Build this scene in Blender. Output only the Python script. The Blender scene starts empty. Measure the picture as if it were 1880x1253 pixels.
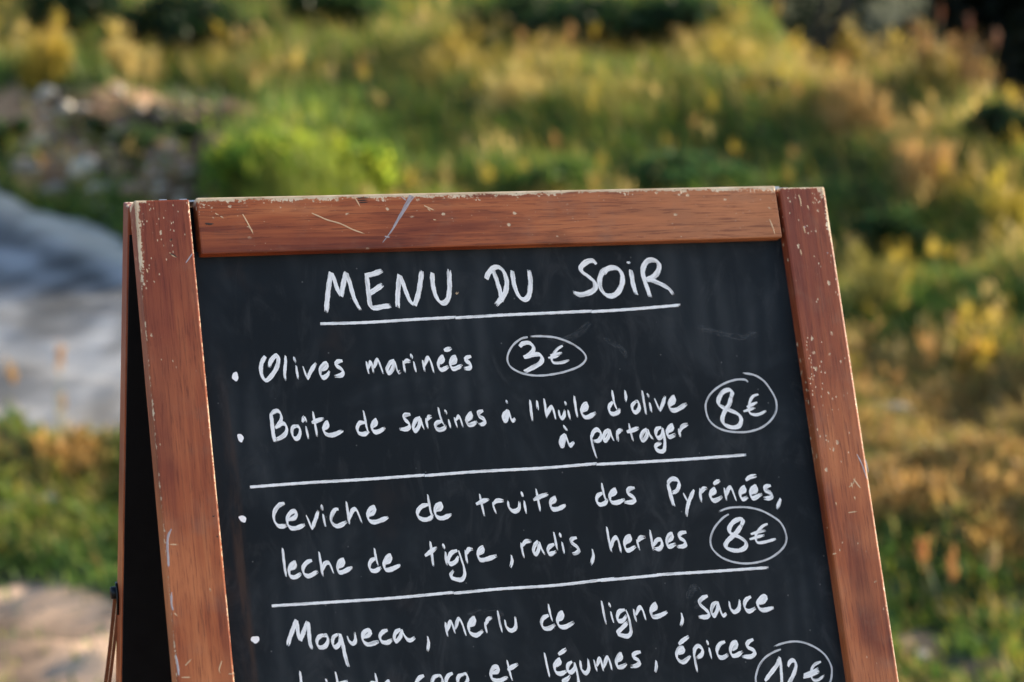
import bpy, bmesh, math, random
import numpy as np
from mathutils import Vector, Matrix, noise as mnoise

random.seed(7)
rng = np.random.default_rng(11)
scene = bpy.context.scene
COL = scene.collection
R_ = math.radians

# ------------------------------------------------------------------ camera, sky, sun, exposure
FOC = 4439.0                      # focal length in pixels of an 1880 px wide frame (85 mm on 36 mm)
PX, PY = 940.0, 626.5
BW = 0.600                        # width of the menu board
LEAN = 0.2593                     # lean of each half of the A-frame
STILE, RAIL, THICK = 0.0436, 0.0445, 0.020
FLEN = 1.15                       # length of a stile
TOP = FLEN * math.cos(LEAN)       # height of the top edge above the ground

def _rot(rx, ry, rz):
    cx, sx, cy, sy, cz, sz = math.cos(rx), math.sin(rx), math.cos(ry), math.sin(ry), math.cos(rz), math.sin(rz)
    return (np.array([[1, 0, 0], [0, cx, -sx], [0, sx, cx]]) @ np.array([[cy, 0, sy], [0, 1, 0], [-sy, 0, cy]])
            @ np.array([[cz, -sz, 0], [sz, cz, 0], [0, 0, 1]]))
_Rc = _rot(0.0248, -0.3545, -0.0323)
_Tc = np.array([-0.0120, -0.1215, 1.9787])
def _bz(v): return np.array([v[0], v[2], -v[1]])     # x right, y down, z forward -> x, y back, z up
_c = _bz(-_Rc.T @ _Tc)
_right, _fwd, _up = _bz(_Rc[0]), _bz(_Rc[2]), _bz(-_Rc[1])
PSI = math.atan2(_fwd[0], _fwd[1])                   # turn the world so the camera looks along +Y
_M = np.array([[math.cos(PSI), -math.sin(PSI), 0], [math.sin(PSI), math.cos(PSI), 0], [0, 0, 1]])
_cw = _M @ _c
BOARD_LOC = np.array([-_cw[0], -_cw[1], 0.0])        # camera stands over the world origin
CAM = np.array([0, 0, _cw[2] + TOP])
RIGHT, FWD, UP = _M @ _right, _M @ _fwd, _M @ _up

cam = bpy.data.cameras.new('camera')
cam.sensor_width = 36.0
cam.lens = FOC * 36.0 / 1880.0
cam.clip_end = 500
cam.dof.use_dof = True
cam.dof.focus_distance = 1.925
cam.dof.aperture_fstop = 5.4
cam.dof.aperture_blades = 9
camo = bpy.data.objects.new('camera', cam)
COL.objects.link(camo)
camo.matrix_world = Matrix(((RIGHT[0], UP[0], -FWD[0], CAM[0]), (RIGHT[1], UP[1], -FWD[1], CAM[1]),
                            (RIGHT[2], UP[2], -FWD[2], CAM[2]), (0, 0, 0, 1)))
scene.camera = camo

SUN_EL, SUN_AZ = R_(20.0), R_(25.0)                  # azimuth from +X towards +Y
sd = Vector((math.cos(SUN_AZ) * math.cos(SUN_EL), math.sin(SUN_AZ) * math.cos(SUN_EL), math.sin(SUN_EL)))
world = bpy.data.worlds.new('World')
scene.world = world
world.use_nodes = True
wn = world.node_tree
sky = wn.nodes.new('ShaderNodeTexSky')
sky.sky_type = 'NISHITA'
sky.sun_disc = False
sky.sun_elevation = SUN_EL
sky.sun_rotation = math.pi / 2 - SUN_AZ
bg = wn.nodes['Background']
bg.inputs['Strength'].default_value = 0.122
wn.links.new(sky.outputs[0], bg.inputs['Color'])
sl = bpy.data.lights.new('sun', 'SUN')
sl.energy = 5.0
sl.angle = R_(0.5)
sl.color = (1.0, 0.86, 0.66)
so = bpy.data.objects.new('sun', sl)
so.rotation_euler = sd.to_track_quat('Z', 'Y').to_euler()
so.location = (6, 2, 8)
COL.objects.link(so)
scene.view_settings.view_transform = 'Standard'
scene.view_settings.look = 'None'
scene.view_settings.gamma = 1.0
scene.view_settings.exposure = 1.5
scene.cycles.use_denoising = True
scene.cycles.max_bounces = 6
scene.cycles.transparent_max_bounces = 12

# ------------------------------------------------------------------ small helpers
def ray(px, py):
    d = FWD + RIGHT * ((px - PX) / FOC) - UP * ((py - PY) / FOC)
    return d
def project(P):                                      # world points (n,3) -> pixels
    q = P - CAM
    z = q @ FWD
    return np.stack([PX + FOC * (q @ RIGHT) / z, PY - FOC * (q @ UP) / z], 1)

def link(name, me, parent=None, mats=(), smooth=False):
    o = bpy.data.objects.new(name, me)
    COL.objects.link(o)
    for m in mats: me.materials.append(m)
    if parent is not None: o.parent = parent
    if smooth:
        me.polygons.foreach_set('use_smooth', [True] * len(me.polygons))
    return o
def tag(o, label=None, cat=None, group=None, kind=None):
    if label: o['label'] = label
    if cat: o['category'] = cat
    if group: o['group'] = group
    if kind: o['kind'] = kind
    return o
def np_mesh(name, V, F, colors=None):
    """V (n,3); F (m,k) all the same size k"""
    me = bpy.data.meshes.new(name)
    V = np.asarray(V, dtype=np.float32); F = np.asarray(F, dtype=np.int32)
    k = F.shape[1]
    me.vertices.add(len(V)); me.vertices.foreach_set('co', V.ravel())
    me.loops.add(F.size); me.loops.foreach_set('vertex_index', F.ravel())
    me.polygons.add(len(F))
    me.polygons.foreach_set('loop_start', np.arange(0, F.size, k, dtype=np.int32))
    me.polygons.foreach_set('loop_total', np.full(len(F), k, dtype=np.int32))
    me.update(calc_edges=True)
    me.validate()
    if colors is not None:
        a = me.color_attributes.new('tint', 'FLOAT_COLOR', 'POINT')
        c = np.ones((len(V), 4), dtype=np.float32); c[:, :3] = colors
        a.data.foreach_set('color', c.ravel())
    return me
def box_bm(bm, x0, x1, y0, y1, z0, z1, bev=0.0015, seg=2):
    b2 = bmesh.new()
    bmesh.ops.create_cube(b2, size=1)
    for v in b2.verts:
        v.co = Vector((x0 + (v.co.x + .5) * (x1 - x0), y0 + (v.co.y + .5) * (y1 - y0), z0 + (v.co.z + .5) * (z1 - z0)))
    if bev:
        bmesh.ops.bevel(b2, geom=list(b2.edges), offset=bev, segments=seg, profile=0.6, affect='EDGES')
    tmp = bpy.data.meshes.new('tmp'); b2.to_mesh(tmp); b2.free()
    bm.from_mesh(tmp); bpy.data.meshes.remove(tmp)
def bm_obj(name, bm, parent=None, mats=(), smooth=False):
    me = bpy.data.meshes.new(name); bm.to_mesh(me); bm.free()
    return link(name, me, parent, mats, smooth)

# ------------------------------------------------------------------ node helpers
class NT:
    def __init__(s, name):
        s.m = bpy.data.materials.new(name); s.m.use_nodes = True
        s.t = s.m.node_tree; s.n = s.t.nodes; s.n.clear()
        s.out = s.n.new('ShaderNodeOutputMaterial')
    def set(s, sock, v):
        if hasattr(v, 'is_output') or isinstance(v, bpy.types.NodeSocket): s.t.links.new(v, sock)
        elif isinstance(v, (tuple, list)) and len(v) == 3 and sock.type == 'RGBA': sock.default_value = (*v, 1)
        else: sock.default_value = v
    def math(s, op, a, b=0.0, c=0.0, clamp=False):
        n = s.n.new('ShaderNodeMath'); n.operation = op; n.use_clamp = clamp
        s.set(n.inputs[0], a); s.set(n.inputs[1], b); s.set(n.inputs[2], c)
        return n.outputs[0]
    def mul(s, a, b): return s.math('MULTIPLY', a, b)
    def add(s, a, b): return s.math('ADD', a, b)
    def sub(s, a, b): return s.math('SUBTRACT', a, b)
    def step(s, v, a, b):                               # smoothstep a..b
        n = s.n.new('ShaderNodeMapRange'); n.interpolation_type = 'SMOOTHSTEP'
        s.set(n.inputs[0], v); s.set(n.inputs[1], a); s.set(n.inputs[2], b)
        return n.outputs[0]
    def obj(s): return s.n.new('ShaderNodeTexCoord').outputs['Object']
    def uv(s, name):
        n = s.n.new('ShaderNodeUVMap'); n.uv_map = name; return n.outputs[0]
    def xyz(s, v):
        n = s.n.new('ShaderNodeSeparateXYZ'); s.set(n.inputs[0], v); return n.outputs
    def scale(s, v, sc, off=(0, 0, 0)):
        n = s.n.new('ShaderNodeMapping'); s.set(n.inputs[0], v); n.inputs[1].default_value = off; n.inputs[3].default_value = sc
        return n.outputs[0]
    def noise(s, v, sc, det=3, rough=.55, dist=0.0):
        n = s.n.new('ShaderNodeTexNoise'); s.set(n.inputs['Vector'], v)
        n.inputs['Scale'].default_value = sc; n.inputs['Detail'].default_value = det
        n.inputs['Roughness'].default_value = rough; n.inputs['Distortion'].default_value = dist
        return n.outputs['Fac']
    def vor(s, v, sc, rnd=1.0):
        n = s.n.new('ShaderNodeTexVoronoi'); s.set(n.inputs['Vector'], v); n.inputs['Scale'].default_value = sc
        return n.outputs
    def mix(s, f, a, b):
        n = s.n.new('ShaderNodeMix'); n.data_type = 'RGBA'
        s.set(n.inputs[0], f); s.set(n.inputs[6], a); s.set(n.inputs[7], b)
        return n.outputs[2]
    def ramp(s, f, stops):
        n = s.n.new('ShaderNodeValToRGB'); s.set(n.inputs[0], f)
        e = n.color_ramp.elements
        while len(e) < len(stops): e.new(.5)
        for i, (p, c) in enumerate(stops): e[i].position = p; e[i].color = (*c, 1)
        return n.outputs[0]
    def bump(s, h, st, dist=.001):
        n = s.n.new('ShaderNodeBump'); s.set(n.inputs['Height'], h)
        n.inputs['Strength'].default_value = st; n.inputs['Distance'].default_value = dist
        return n.outputs[0]
    def pbr(s, col, rough, normal=None, spec=.5, metal=0.0):
        n = s.n.new('ShaderNodeBsdfPrincipled')
        s.set(n.inputs['Base Color'], col); s.set(n.inputs['Roughness'], rough)
        s.set(n.inputs['Specular IOR Level'], spec); s.set(n.inputs['Metallic'], metal)
        if normal is not None: s.set(n.inputs['Normal'], normal)
        return n.outputs[0]
    def done(s, sh):
        s.t.links.new(sh, s.out.inputs[0]); return s.m

# ------------------------------------------------------------------ terrain
def sstep(a, b, x):
    t = np.clip((x - a) / (b - a), 0, 1); return t * t * (3 - 2 * t)
_tab = rng.random((64, 64))
def vnoise(x, y):
    xi = np.floor(x).astype(int); yi = np.floor(y).astype(int); fx = x - xi; fy = y - yi
    fx = fx * fx * (3 - 2 * fx); fy = fy * fy * (3 - 2 * fy)
    g = lambda a, b: _tab[a % 64, b % 64]
    return (g(xi, yi) * (1 - fx) + g(xi + 1, yi) * fx) * (1 - fy) + (g(xi, yi + 1) * (1 - fx) + g(xi + 1, yi + 1) * fx) * fy
def fbm(x, y, o=4):
    s = 0; a = .5
    for i in range(o):
        s = s + a * vnoise(x * 2 ** i + 17 * i, y * 2 ** i + 5 * i); a *= .5
    return s / (1 - .5 ** o)
def road_mask(x, y):
    """1 on the gravel track that comes in from the left and ends behind the board"""
    up_edge = ROAD_UP[0] + ROAD_UP[1] * x
    lo_edge = ROAD_LO[0] + ROAD_LO[1] * x
    w = (fbm(x * 1.7, y * 1.7, 3) - .5) * .5
    return sstep(-.12, .12, up_edge - y + w * .5) * sstep(-.15, .15, y - lo_edge + w) * sstep(.55, .0, x + .3 * w)
ROAD_UP = (8.46, -1.30)
ROAD_LO = (7.42, 0.0)
def height(x, y):
    x = np.asarray(x, float); y = np.asarray(y, float)
    s1 = np.maximum(y - 4.6, 0)
    z = np.where(s1 < 1.5, .5 * .22 * s1 * s1 / 1.5, .22 * (s1 - .75))
    z = z + .09 * np.maximum(y - 10, 0) * sstep(9.5, 12, y)
    # the slope drops away behind the tall grass on the right
    edge = 12.0 + .30 * np.clip(3.0 - x, 0, 4) ** 2
    z = z - sstep(0, 2.6, y - edge) * sstep(1.5, 2.3, x) * 3.4
    lump = (fbm(x * .9, y * .9, 4) - .5) * .55 + (fbm(x * 3 + 9, y * 3, 3) - .5) * .16
    rm = road_mask(x, y)
    z = z + lump * sstep(4.2, 7.5, y) * (1 - .85 * rm)
    # cut bank above the track
    up_edge = ROAD_UP[0] + ROAD_UP[1] * x
    d = y - up_edge
    z = z + .16 * sstep(-.1, .7, d) * sstep(1.9, .8, d) * sstep(.3, -.5, x)
    z = z + (fbm(x * 3.7 + 2, y * 3.7, 3) - .5) * .30 * sstep(.05, .4, d) * sstep(2.6, 1.7, d) * sstep(.3, -.3, x)
    z = z + (fbm(x * 7 + 5, y * 7, 3) - .5) * .10 * sstep(5.2, 5.8, y) * sstep(7.2, 6.6, y)
    z = z + (fbm(x * 9, y * 9, 2) - .5) * .02
    return z
_hz = lambda x, y: float(height(np.array([x]), np.array([y]))[0])
def at(px, py, tmax=40):
    """where the line of sight through a point of the photograph meets the hillside"""
    d = ray(px, py)
    t = np.arange(3.0, tmax, .02)
    P = CAM + d[None, :] * t[:, None]
    below = np.nonzero(P[:, 2] <= height(P[:, 0], P[:, 1]))[0]
    i = below[0] if len(below) else len(t) - 1
    return P[i]

# ------------------------------------------------------------------ the menu board: materials
def wood(name, axis, kind):
    """axis: grain direction 'x' or 'z'; kind picks where the varnish is worn through or painted sunlit"""
    s = NT(name); P = s.obj(); X, Y, Z = s.xyz(P)
    st = (1, 1, .045) if axis == 'z' else (.045, 1, 1)
    fine = s.noise(s.scale(P, st), 700, 5, .7, .4)
    mid = s.noise(s.scale(P, st, (3, 1, 7)), 90, 4, .6, 1.2)
    st2 = (1, 1, .25) if axis == 'z' else (.25, 1, 1)
    blot = s.noise(s.scale(P, st2, (1.3, 4, 2.2)), 22, 3, .55)
    blot2 = s.noise(s.scale(P, (1, 1, 1), (5, 2, 9)), 11, 2, .5)
    base = s.ramp(s.add(s.mul(mid, .45), s.mul(blot, .55)),
                  [(.32, (.078, .017, .010)), (.44, (.195, .045, .018)), (.54, (.33, .088, .030)), (.68, (.50, .18, .068))])
    if axis == 'z':
        low = s.step(Z, -.02, -.36)
        base = s.mix(s.mul(s.sub(1.0, low), .62), base, (.19, .042, .024))
        base = s.mix(s.mul(low, s.mul(s.step(blot2, .42, .62), .55)), base, (.52, .185, .072))
    else:
        base = s.mix(s.mul(s.step(X, -.08, .25), .55), base, (.57, .245, .105))
    base = s.mix(s.mul(s.step(fine, .50, .64), .55), base, (.085, .020, .011))
    dark = s.step(s.noise(s.scale(P, st2, (9, 9, 1)), 34, 3, .6), .62, .74)
    base = s.mix(s.mul(dark, .45), base, (.05, .016, .012))
    dull = s.step(s.noise(s.scale(P, (1, 1, 1), (2, 7, 5)), 26, 4, .6), .5, .75)
    base = s.mix(s.mul(dull, .30), base, (.26, .15, .10))
    # wear: bare pale wood where edges and corners are rubbed, with sunlit edge strips painted in
    n1 = s.noise(P, 330, 5, .7); n2 = s.noise(s.scale(P, st2, (4, 4, 4)), 130, 4, .65)
    nn = s.add(s.mul(n1, .5), s.mul(n2, .5))
    x0, x1 = -BW / 2, BW / 2
    def near(d, ln): return s.math('EXPONENT', s.math('MULTIPLY', s.math('MAXIMUM', d, 0.0), -1.0 / ln))
    top = s.math('MULTIPLY', Z, -1.0)
    if kind == 'left':
        el = s.sub(X, x0)
        fr = near(Y, .0035)
        w = s.mul(s.mul(near(el, .0062), s.step(Z, -.125, -.02)), s.mul(fr, .95))
        w = s.math('MAXIMUM', w, s.mul(near(top, .006), s.mul(near(el, .022), 1.05)))
        w = s.math('MAXIMUM', w, s.mul(s.mul(near(el, .0020), .66), fr))
        w = s.math('MAXIMUM', w, s.mul(s.mul(near(s.sub(x0 + STILE, X), .0014), .95), near(Y, .0016)))  # pale strip paints sunlight onto the inner chamfer
        spots = s.mul(near(top, .07), near(el, .03))
    elif kind == 'right':
        er = s.sub(x1, X)
        w = s.mul(near(er, .0045), s.mul(s.step(Z, -.20, -.01), .85))
        w = s.math('MAXIMUM', w, s.mul(near(er, .0015), .9))  # pale line: worn edge, with its sunlit cream painted in too
        w = s.math('MAXIMUM', w, s.mul(near(er, .014), s.mul(near(top, .020), .95)))
        w = s.math('MAXIMUM', w, s.mul(near(top, .0035), .9))
        spots = s.add(s.mul(near(top, .10), .55), s.mul(s.mul(near(s.sub(X, x1 - STILE), .014), s.step(s.math('ABSOLUTE', s.add(Z, .19)), .10, .03)), .75))
        spots = s.math('MAXIMUM', spots, .06)
    elif kind == 'rail':
        w = s.mul(near(top, .0058), .74)
        w = s.math('MAXIMUM', w, s.mul(near(top, .0014), .95))
        w = s.math('MAXIMUM', w, s.mul(near(s.sub(x1 - STILE, X), .016), s.mul(near(top, .028), .75)))
        w = s.math('MAXIMUM', w, s.mul(near(s.sub(X, x0 + STILE + .006), .05), s.mul(near(top, .014), .74)))
        spots = s.mul(near(top, .020), .95)
    else:
        w = s.mul(near(top, .004), .5); spots = 0.12
    wear_and_sun = s.step(s.add(w, s.mul(s.sub(nn, .5), 2.1)), .50, .60)
    v = s.vor(s.scale(P, (1, 1, .6) if axis == 'z' else (.7, 1, 1)), 210)
    vr = s.xyz(v[1])[0]
    chip = s.mul(s.step(s.add(v[0], s.mul(s.sub(n1, .5), .9)), .30, .14), s.step(vr, s.sub(1.02, s.mul(spots, .30)), s.sub(1.04, s.mul(spots, .30))))
    v2 = s.vor(s.scale(P, (1, 1, .5) if axis == 'z' else (.6, 1, 1), (.3, .1, .7)), 640)
    vr2 = s.xyz(v2[1])[1]
    clus = s.step(s.noise(P, 28, 2, .5), .42, .66)
    sp2 = s.mul(s.math('MINIMUM', s.add(s.mul(spots, .85), .03), 1.0), s.mul(clus, .5))
    chip2 = s.mul(s.step(s.add(v2[0], s.mul(s.sub(n1, .5), .8)), .36, .16), s.step(vr2, s.sub(1.01, sp2), s.sub(1.03, sp2)))
    wear_and_sun = s.math('MAXIMUM', wear_and_sun, s.math('MAXIMUM', s.mul(chip, .85), s.mul(chip2, .75)))
    bare = s.ramp(n2, [(.3, (.36, .24, .145)), (.55, (.60, .47, .32)), (.75, (.74, .64, .48))])
    col = s.mix(wear_and_sun, base, bare)
    # dark dirt in the hollows of the worn patches
    pit = s.mul(s.step(n1, .60, .70), s.step(s.add(w, s.mul(s.sub(nn, .5), 1.2)), .42, .6))
    col = s.mix(s.mul(pit, .7), col, (.06, .035, .025))
    h = s.add(s.mul(fine, .5), s.add(s.mul(wear_and_sun, -.9), s.mul(mid, .5)))
    rough = s.add(s.add(.42, s.mul(wear_and_sun, .35)), s.mul(s.sub(blot, .5), .3))
    return s.done(s.pbr(col, rough, s.bump(h, .45, .0006), .22))

def plain(name, col, rough=.6, metal=0.0, nsc=60, var=.35, bump=.2, spec=.5):
    s = NT(name); P = s.obj(); n = s.noise(P, nsc, 4, .6)
    c2 = tuple(c * (1 - var) for c in col)
    return s.done(s.pbr(s.mix(n, c2, tuple(min(1, c * (1 + var)) for c in col)), rough, s.bump(n, bump, .002), spec, metal))

def slate():
    s = NT('blackboard'); P = s.obj(); X, Y, Z = s.xyz(P)
    a = s.noise(P, 9, 4, .6, .8); b = s.noise(s.scale(P, (1, 1, .45), (3, 2, 5)), 34, 5, .65, 1.5)
    c = s.noise(P, 900, 2, .6)
    col = s.mix(s.step(a, .35, .7), (.0062, .0090, .0118), (.0110, .0154, .0196))
    col = s.mix(s.mul(s.step(b, .50, .78), .55), col, (.040, .043, .047))          # wiped chalk haze
    w = s.n.new('ShaderNodeTexWave'); s.set(w.inputs['Vector'], s.scale(P, (1, 1, .35), (0, 0, 0)))
    w.inputs['Scale'].default_value = 14; w.inputs['Distortion'].default_value = 9; w.inputs['Detail'].default_value = 3
    col = s.mix(s.mul(s.mul(w.outputs['Fac'], s.step(a, .42, .7)), .30), col, (.05, .055, .060))
    # rusty run-off down the left side
    streak = s.mul(s.step(s.math('ABSOLUTE', s.add(X, s.add(.2395, s.mul(Z, -.004)))), .007, .001), s.step(Z, -.10, -.26))
    streak = s.mul(streak, s.step(s.noise(s.scale(P, (1, 1, .12)), 120, 4, .6), .36, .62))
    col = s.mix(s.mul(streak, .45), col, (.075, .042, .026))
    br = s.mul(s.step(s.noise(P, 13, 3, .6), .58, .72), s.step(X, -.05, -.2))
    col = s.mix(s.mul(br, .35), col, (.050, .034, .028))
    v = s.vor(P, 130); dust = s.mul(s.step(v[0], .11, .05), s.step(s.xyz(v[1])[0], .86, .9))
    col = s.mix(s.mul(dust, .30), col, (.30, .29, .28))
    return s.done(s.pbr(col, s.add(.46, s.mul(b, .2)), s.bump(s.add(c, s.mul(b, .6)), .12, .0004), .13))

def paint(name, col, cover, dry):
    """chalk-marker paint; UV 'stroke': x runs along in units of 100 px, y across; UV 'rest': x is what remains"""
    s = NT(name); u = s.uv('stroke'); r = s.uv('rest')
    U, V, _ = s.xyz(u); L, Q, _ = s.xyz(r)
    streak = s.noise(s.scale(u, (4.5, 9, 1)), 1.0, 3, .6)
    vv = s.n.new('ShaderNodeCombineXYZ'); s.set(vv.inputs[0], s.mul(U, 5.0)); s.set(vv.inputs[1], s.mul(V, 7.0)); s.set(vv.inputs[2], s.mul(Q, 40.0))
    bristle = s.noise(vv.outputs[0], 1.0, 3, .65)
    grain = s.noise(s.obj(), 1500, 3, .7)
    tail = s.step(L, .10, .0)
    thr = s.add(s.mul(tail, dry), -.02)
    a = s.step(s.add(bristle, s.mul(s.sub(grain, .5), .25)), s.add(thr, .14), s.add(thr, .26))
    press = s.noise(s.scale(u, (2.2, .6, 1), (Q if False else .3, 0, 0)), 1.0, 2, .5)
    cov = s.sub(s.sub(cover, s.mul(s.step(bristle, .56, .30), .26)), s.mul(s.step(press, .47, .30), .30))
    a = s.mul(a, cov)
    sh = s.pbr(s.mix(bristle, tuple(c * .92 for c in col), col), .62, s.bump(bristle, .25, .0004), .35)
    tr = s.n.new('ShaderNodeBsdfTransparent')
    mx = s.n.new('ShaderNodeMixShader'); s.set(mx.inputs[0], a)
    s.t.links.new(tr.outputs[0], mx.inputs[1]); s.t.links.new(sh, mx.inputs[2])
    return s.done(mx.outputs[0])

M_left = wood('varnished_wood_left', 'z', 'left')
M_right = wood('varnished_wood_right', 'z', 'right')
M_rail = wood('varnished_wood_rail', 'x', 'rail')
M_wood = wood('varnished_wood', 'z', 'plain')
M_woodx = wood('varnished_wood_cross', 'x', 'plain')
M_slate = slate()
M_inner = plain('black_board_back', (.006, .0065, .008), .85, spec=.1)
M_iron = plain('black_iron', (.018, .02, .024), .4, 1.0, 300)
M_steel = plain('dull_steel', (.42, .41, .40), .38, 1.0, 400)
M_rust = plain('rusty_strap', (.17, .060, .024), .9, 0, 260, .6, .5)
M_paint = paint('white_marker', (.93, .93, .93), .99, .34)
M_thin = paint('white_marker_thin', (.86, .87, .89), .74, .4)
M_smear = paint('chalk_smear', (.44, .43, .47), .75, .6)
M_scratch = paint('bare_scratch', (.66, .46, .28), .85, .4)
M_gouge = plain('dark_gouge', (.03, .016, .012), .8)

# ------------------------------------------------------------------ the menu board: body
board = bpy.data.objects.new('sandwich_board', None)
COL.objects.link(board)
board.location = BOARD_LOC
board.rotation_euler = (0, 0, PSI)
board.empty_display_size = .2
tag(board, 'wooden A-frame chalkboard with a handwritten white evening menu, worn brown frame', 'menu board')
MID = 2 * (THICK * math.cos(LEAN) + .002)
def front(o):
    o.location = (0, 0, TOP); o.rotation_euler = (-LEAN, 0, 0); return o
def rear(o):
    o.location = (0, MID, TOP); o.rotation_euler = (LEAN, 0, 0); return o

xl, xr = -BW / 2, BW / 2
def part(name, mat, *boxes, bev=.0013, place=front, smooth=True):
    bm = bmesh.new()
    for b in boxes: box_bm(bm, *b, bev=bev)
    return place(bm_obj(name, bm, board, [mat] if not isinstance(mat, list) else mat, False))
stile_l = part('stile', M_left, (xl, xl + STILE, 0, THICK, -FLEN, 0), bev=.0016)
stile_r = part('stile', M_right, (xr - STILE, xr, 0, THICK, -FLEN, -.0005), bev=.0021)
rail_t = part('top_rail', M_rail, (xl + STILE + .0058, xr - STILE - .0036, .0004, THICK - .001, -RAIL - .0002, .0012), bev=.0012)
rail_b = part('bottom_rail', M_woodx, (xl + STILE - .002, xr - STILE + .002, .002, THICK - .001, -1.03, -.975))
PD = .0105                                           # how deep the black panel sits behind the frame
panel = part('chalk_panel', M_slate, (xl + STILE - .005, xr - STILE + .005, PD, PD + .004, -.99, -.040), bev=.0003)
back_skin = part('panel_backing', M_inner, (xl + STILE - .004, xr - STILE + .004, PD + .0043, PD + .0065, -.985, -.003), bev=0)  # black sheet runs up behind the rail, standing in for shade in its end gaps
part('rear_stile', M_wood, (xl, xl + STILE, -THICK, 0, -FLEN, 0), place=rear)
part('rear_stile', M_wood, (xr - STILE, xr, -THICK, 0, -FLEN, 0), place=rear)
part('rear_top_rail', M_woodx, (xl + STILE - .002, xr - STILE + .002, -THICK + .001, -.002, -RAIL, 0), place=rear)
part('rear_bottom_rail', M_woodx, (xl + STILE - .002, xr - STILE + .002, -THICK + .001, -.002, -1.03, -.975), place=rear)
part('rear_panel', M_inner, (xl + .0012, xr - .0012, -THICK - .0022, -THICK + .0004, -1.06, -.022), place=rear, bev=.0003)
# hinges across the top joint
for hx in (xl + .020, xr - .060):
    bm = bmesh.new()
    box_bm(bm, hx, hx + .036, .010, .0182, .0004, .0018, bev=.0003)
    bmesh.ops.create_cone(bm, cap_ends=True, segments=14, radius1=.0030, radius2=.0030, depth=.034,
                          matrix=Matrix.Translation((hx + .018, .0213, .0022)) @ Matrix.Rotation(math.pi / 2, 4, 'Y'))
    box_bm(bm, hx + .004, hx + .010, .0186, .0238, .0046, .0058, bev=.0002)
    box_bm(bm, hx + .020, hx + .026, .0186, .0238, .0046, .0058, bev=.0002)
    front(bm_obj('hinge', bm, board, [M_steel]))
# bolt with a wire hook on the rear leg, and the rusty stay strap hung from it
HV = -.332
bm = bmesh.new()
bmesh.ops.create_cone(bm, cap_ends=True, segments=20, radius1=.0052, radius2=.0056, depth=.0062,
                      matrix=Matrix.Translation((xl - .0022, -.001, HV)) @ Matrix.Rotation(math.pi / 2, 4, 'Y'))
bm.faces.ensure_lookup_table()
hook = rear(bm_obj('bolt', bm, board, [M_iron], True))
def tube(bm, pts, r, seg=10):
    rings = []; r = float(r)
    for i, p in enumerate(pts):
        p = Vector(p); t = (Vector(pts[min(i + 1, len(pts) - 1)]) - Vector(pts[max(i - 1, 0)])).normalized()
        a = t.orthogonal().normalized() if i == 0 else (a - t * a.dot(t)).normalized()
        b = t.cross(a)
        rings.append([bm.verts.new(p + r * (math.cos(k * 2 * math.pi / seg) * a + math.sin(k * 2 * math.pi / seg) * b)) for k in range(seg)])
    for A, B in zip(rings, rings[1:]):
        for k in range(seg): bm.faces.new((A[k], A[(k + 1) % seg], B[(k + 1) % seg], B[k]))
    bm.faces.new(rings[0][::-1]); bm.faces.new(rings[-1])
bm = bmesh.new()
tube(bm, [(xl - .0005, .001, HV + .008), (xl - .001, -.003, HV + .008), (xl - .0012, -.0075, HV + .003), (xl - .001, -.0095, HV - .006), (xl - .0008, -.0098, HV - .016)], .0011)
rear(bm_obj('hook_wire', bm, board, [M_iron], True))
def strap(name, pts, hw, th, mat):
    bm = bmesh.new(); prev = None
    for i, p in enumerate(pts):
        p = Vector(p); q = [bm.verts.new(p + Vector((sx * hw, sy * th, 0))) for sx, sy in ((-1, -1), (1, -1), (1, 1), (-1, 1))]
        if prev:
            for k in range(4): bm.faces.new((prev[k], prev[(k + 1) % 4], q[(k + 1) % 4], q[k]))
        else: bm.faces.new(q[::-1])
        prev = q
    bm.faces.new(prev)
    return rear(bm_obj(name, bm, board, [mat]))
strap('stay_strap', [(xl - .0014 - .00055 * k - .00003 * k * k, .0010 + .0004 * k, HV - .005 - .010 * k) for k in range(0, 14)], .0014, .0010, M_rust)
strap('stay_strap', [(xl + .0006 - .00062 * k - .00003 * k * k, -.0030 + .0004 * k, HV - .012 - .010 * k) for k in range(0, 14)], .0012, .0012, M_rust)

# ------------------------------------------------------------------ the writing: strokes of a chisel-tip chalk marker
def to_board(px, py, d):
    """point of the photograph -> front-frame coordinates on the plane y = d (the flat the writing lies on)"""
    a = -LEAN; ca, sa = math.cos(a), math.sin(a)
    def loc(v):
        v = np.array([[math.cos(PSI), math.sin(PSI), 0], [-math.sin(PSI), math.cos(PSI), 0], [0, 0, 1]]) @ v
        return np.array([v[0], ca * v[1] + sa * v[2], -sa * v[1] + ca * v[2]])
    o = loc(CAM - BOARD_LOC - np.array([0, 0, TOP])); r = loc(ray(px, py))
    t = (d - o[1]) / r[1]
    return o + r * t
def spline(P, closed=False):
    P = np.array(P, float)
    if len(P) == 2: P = np.array([P[0], (P[0] + P[1]) / 2, P[1]])
    out = []
    Q = np.vstack([2 * P[0] - P[1], P, 2 * P[-1] - P[-2]])
    for i in range(1, len(Q) - 2):
        p0, p1, p2, p3 = Q[i - 1], Q[i], Q[i + 1], Q[i + 2]
        n = max(3, int(np.linalg.norm(p2 - p1) / 2.2))
        for k in range(n):
            t = k / n
            out.append(.5 * (2 * p1 + (p2 - p0) * t + (2 * p0 - 5 * p1 + 4 * p2 - p3) * t * t + (3 * p1 - p0 - 3 * p2 + p3) * t ** 3))
    out.append(P[-1])
    return np.array(out)
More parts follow.
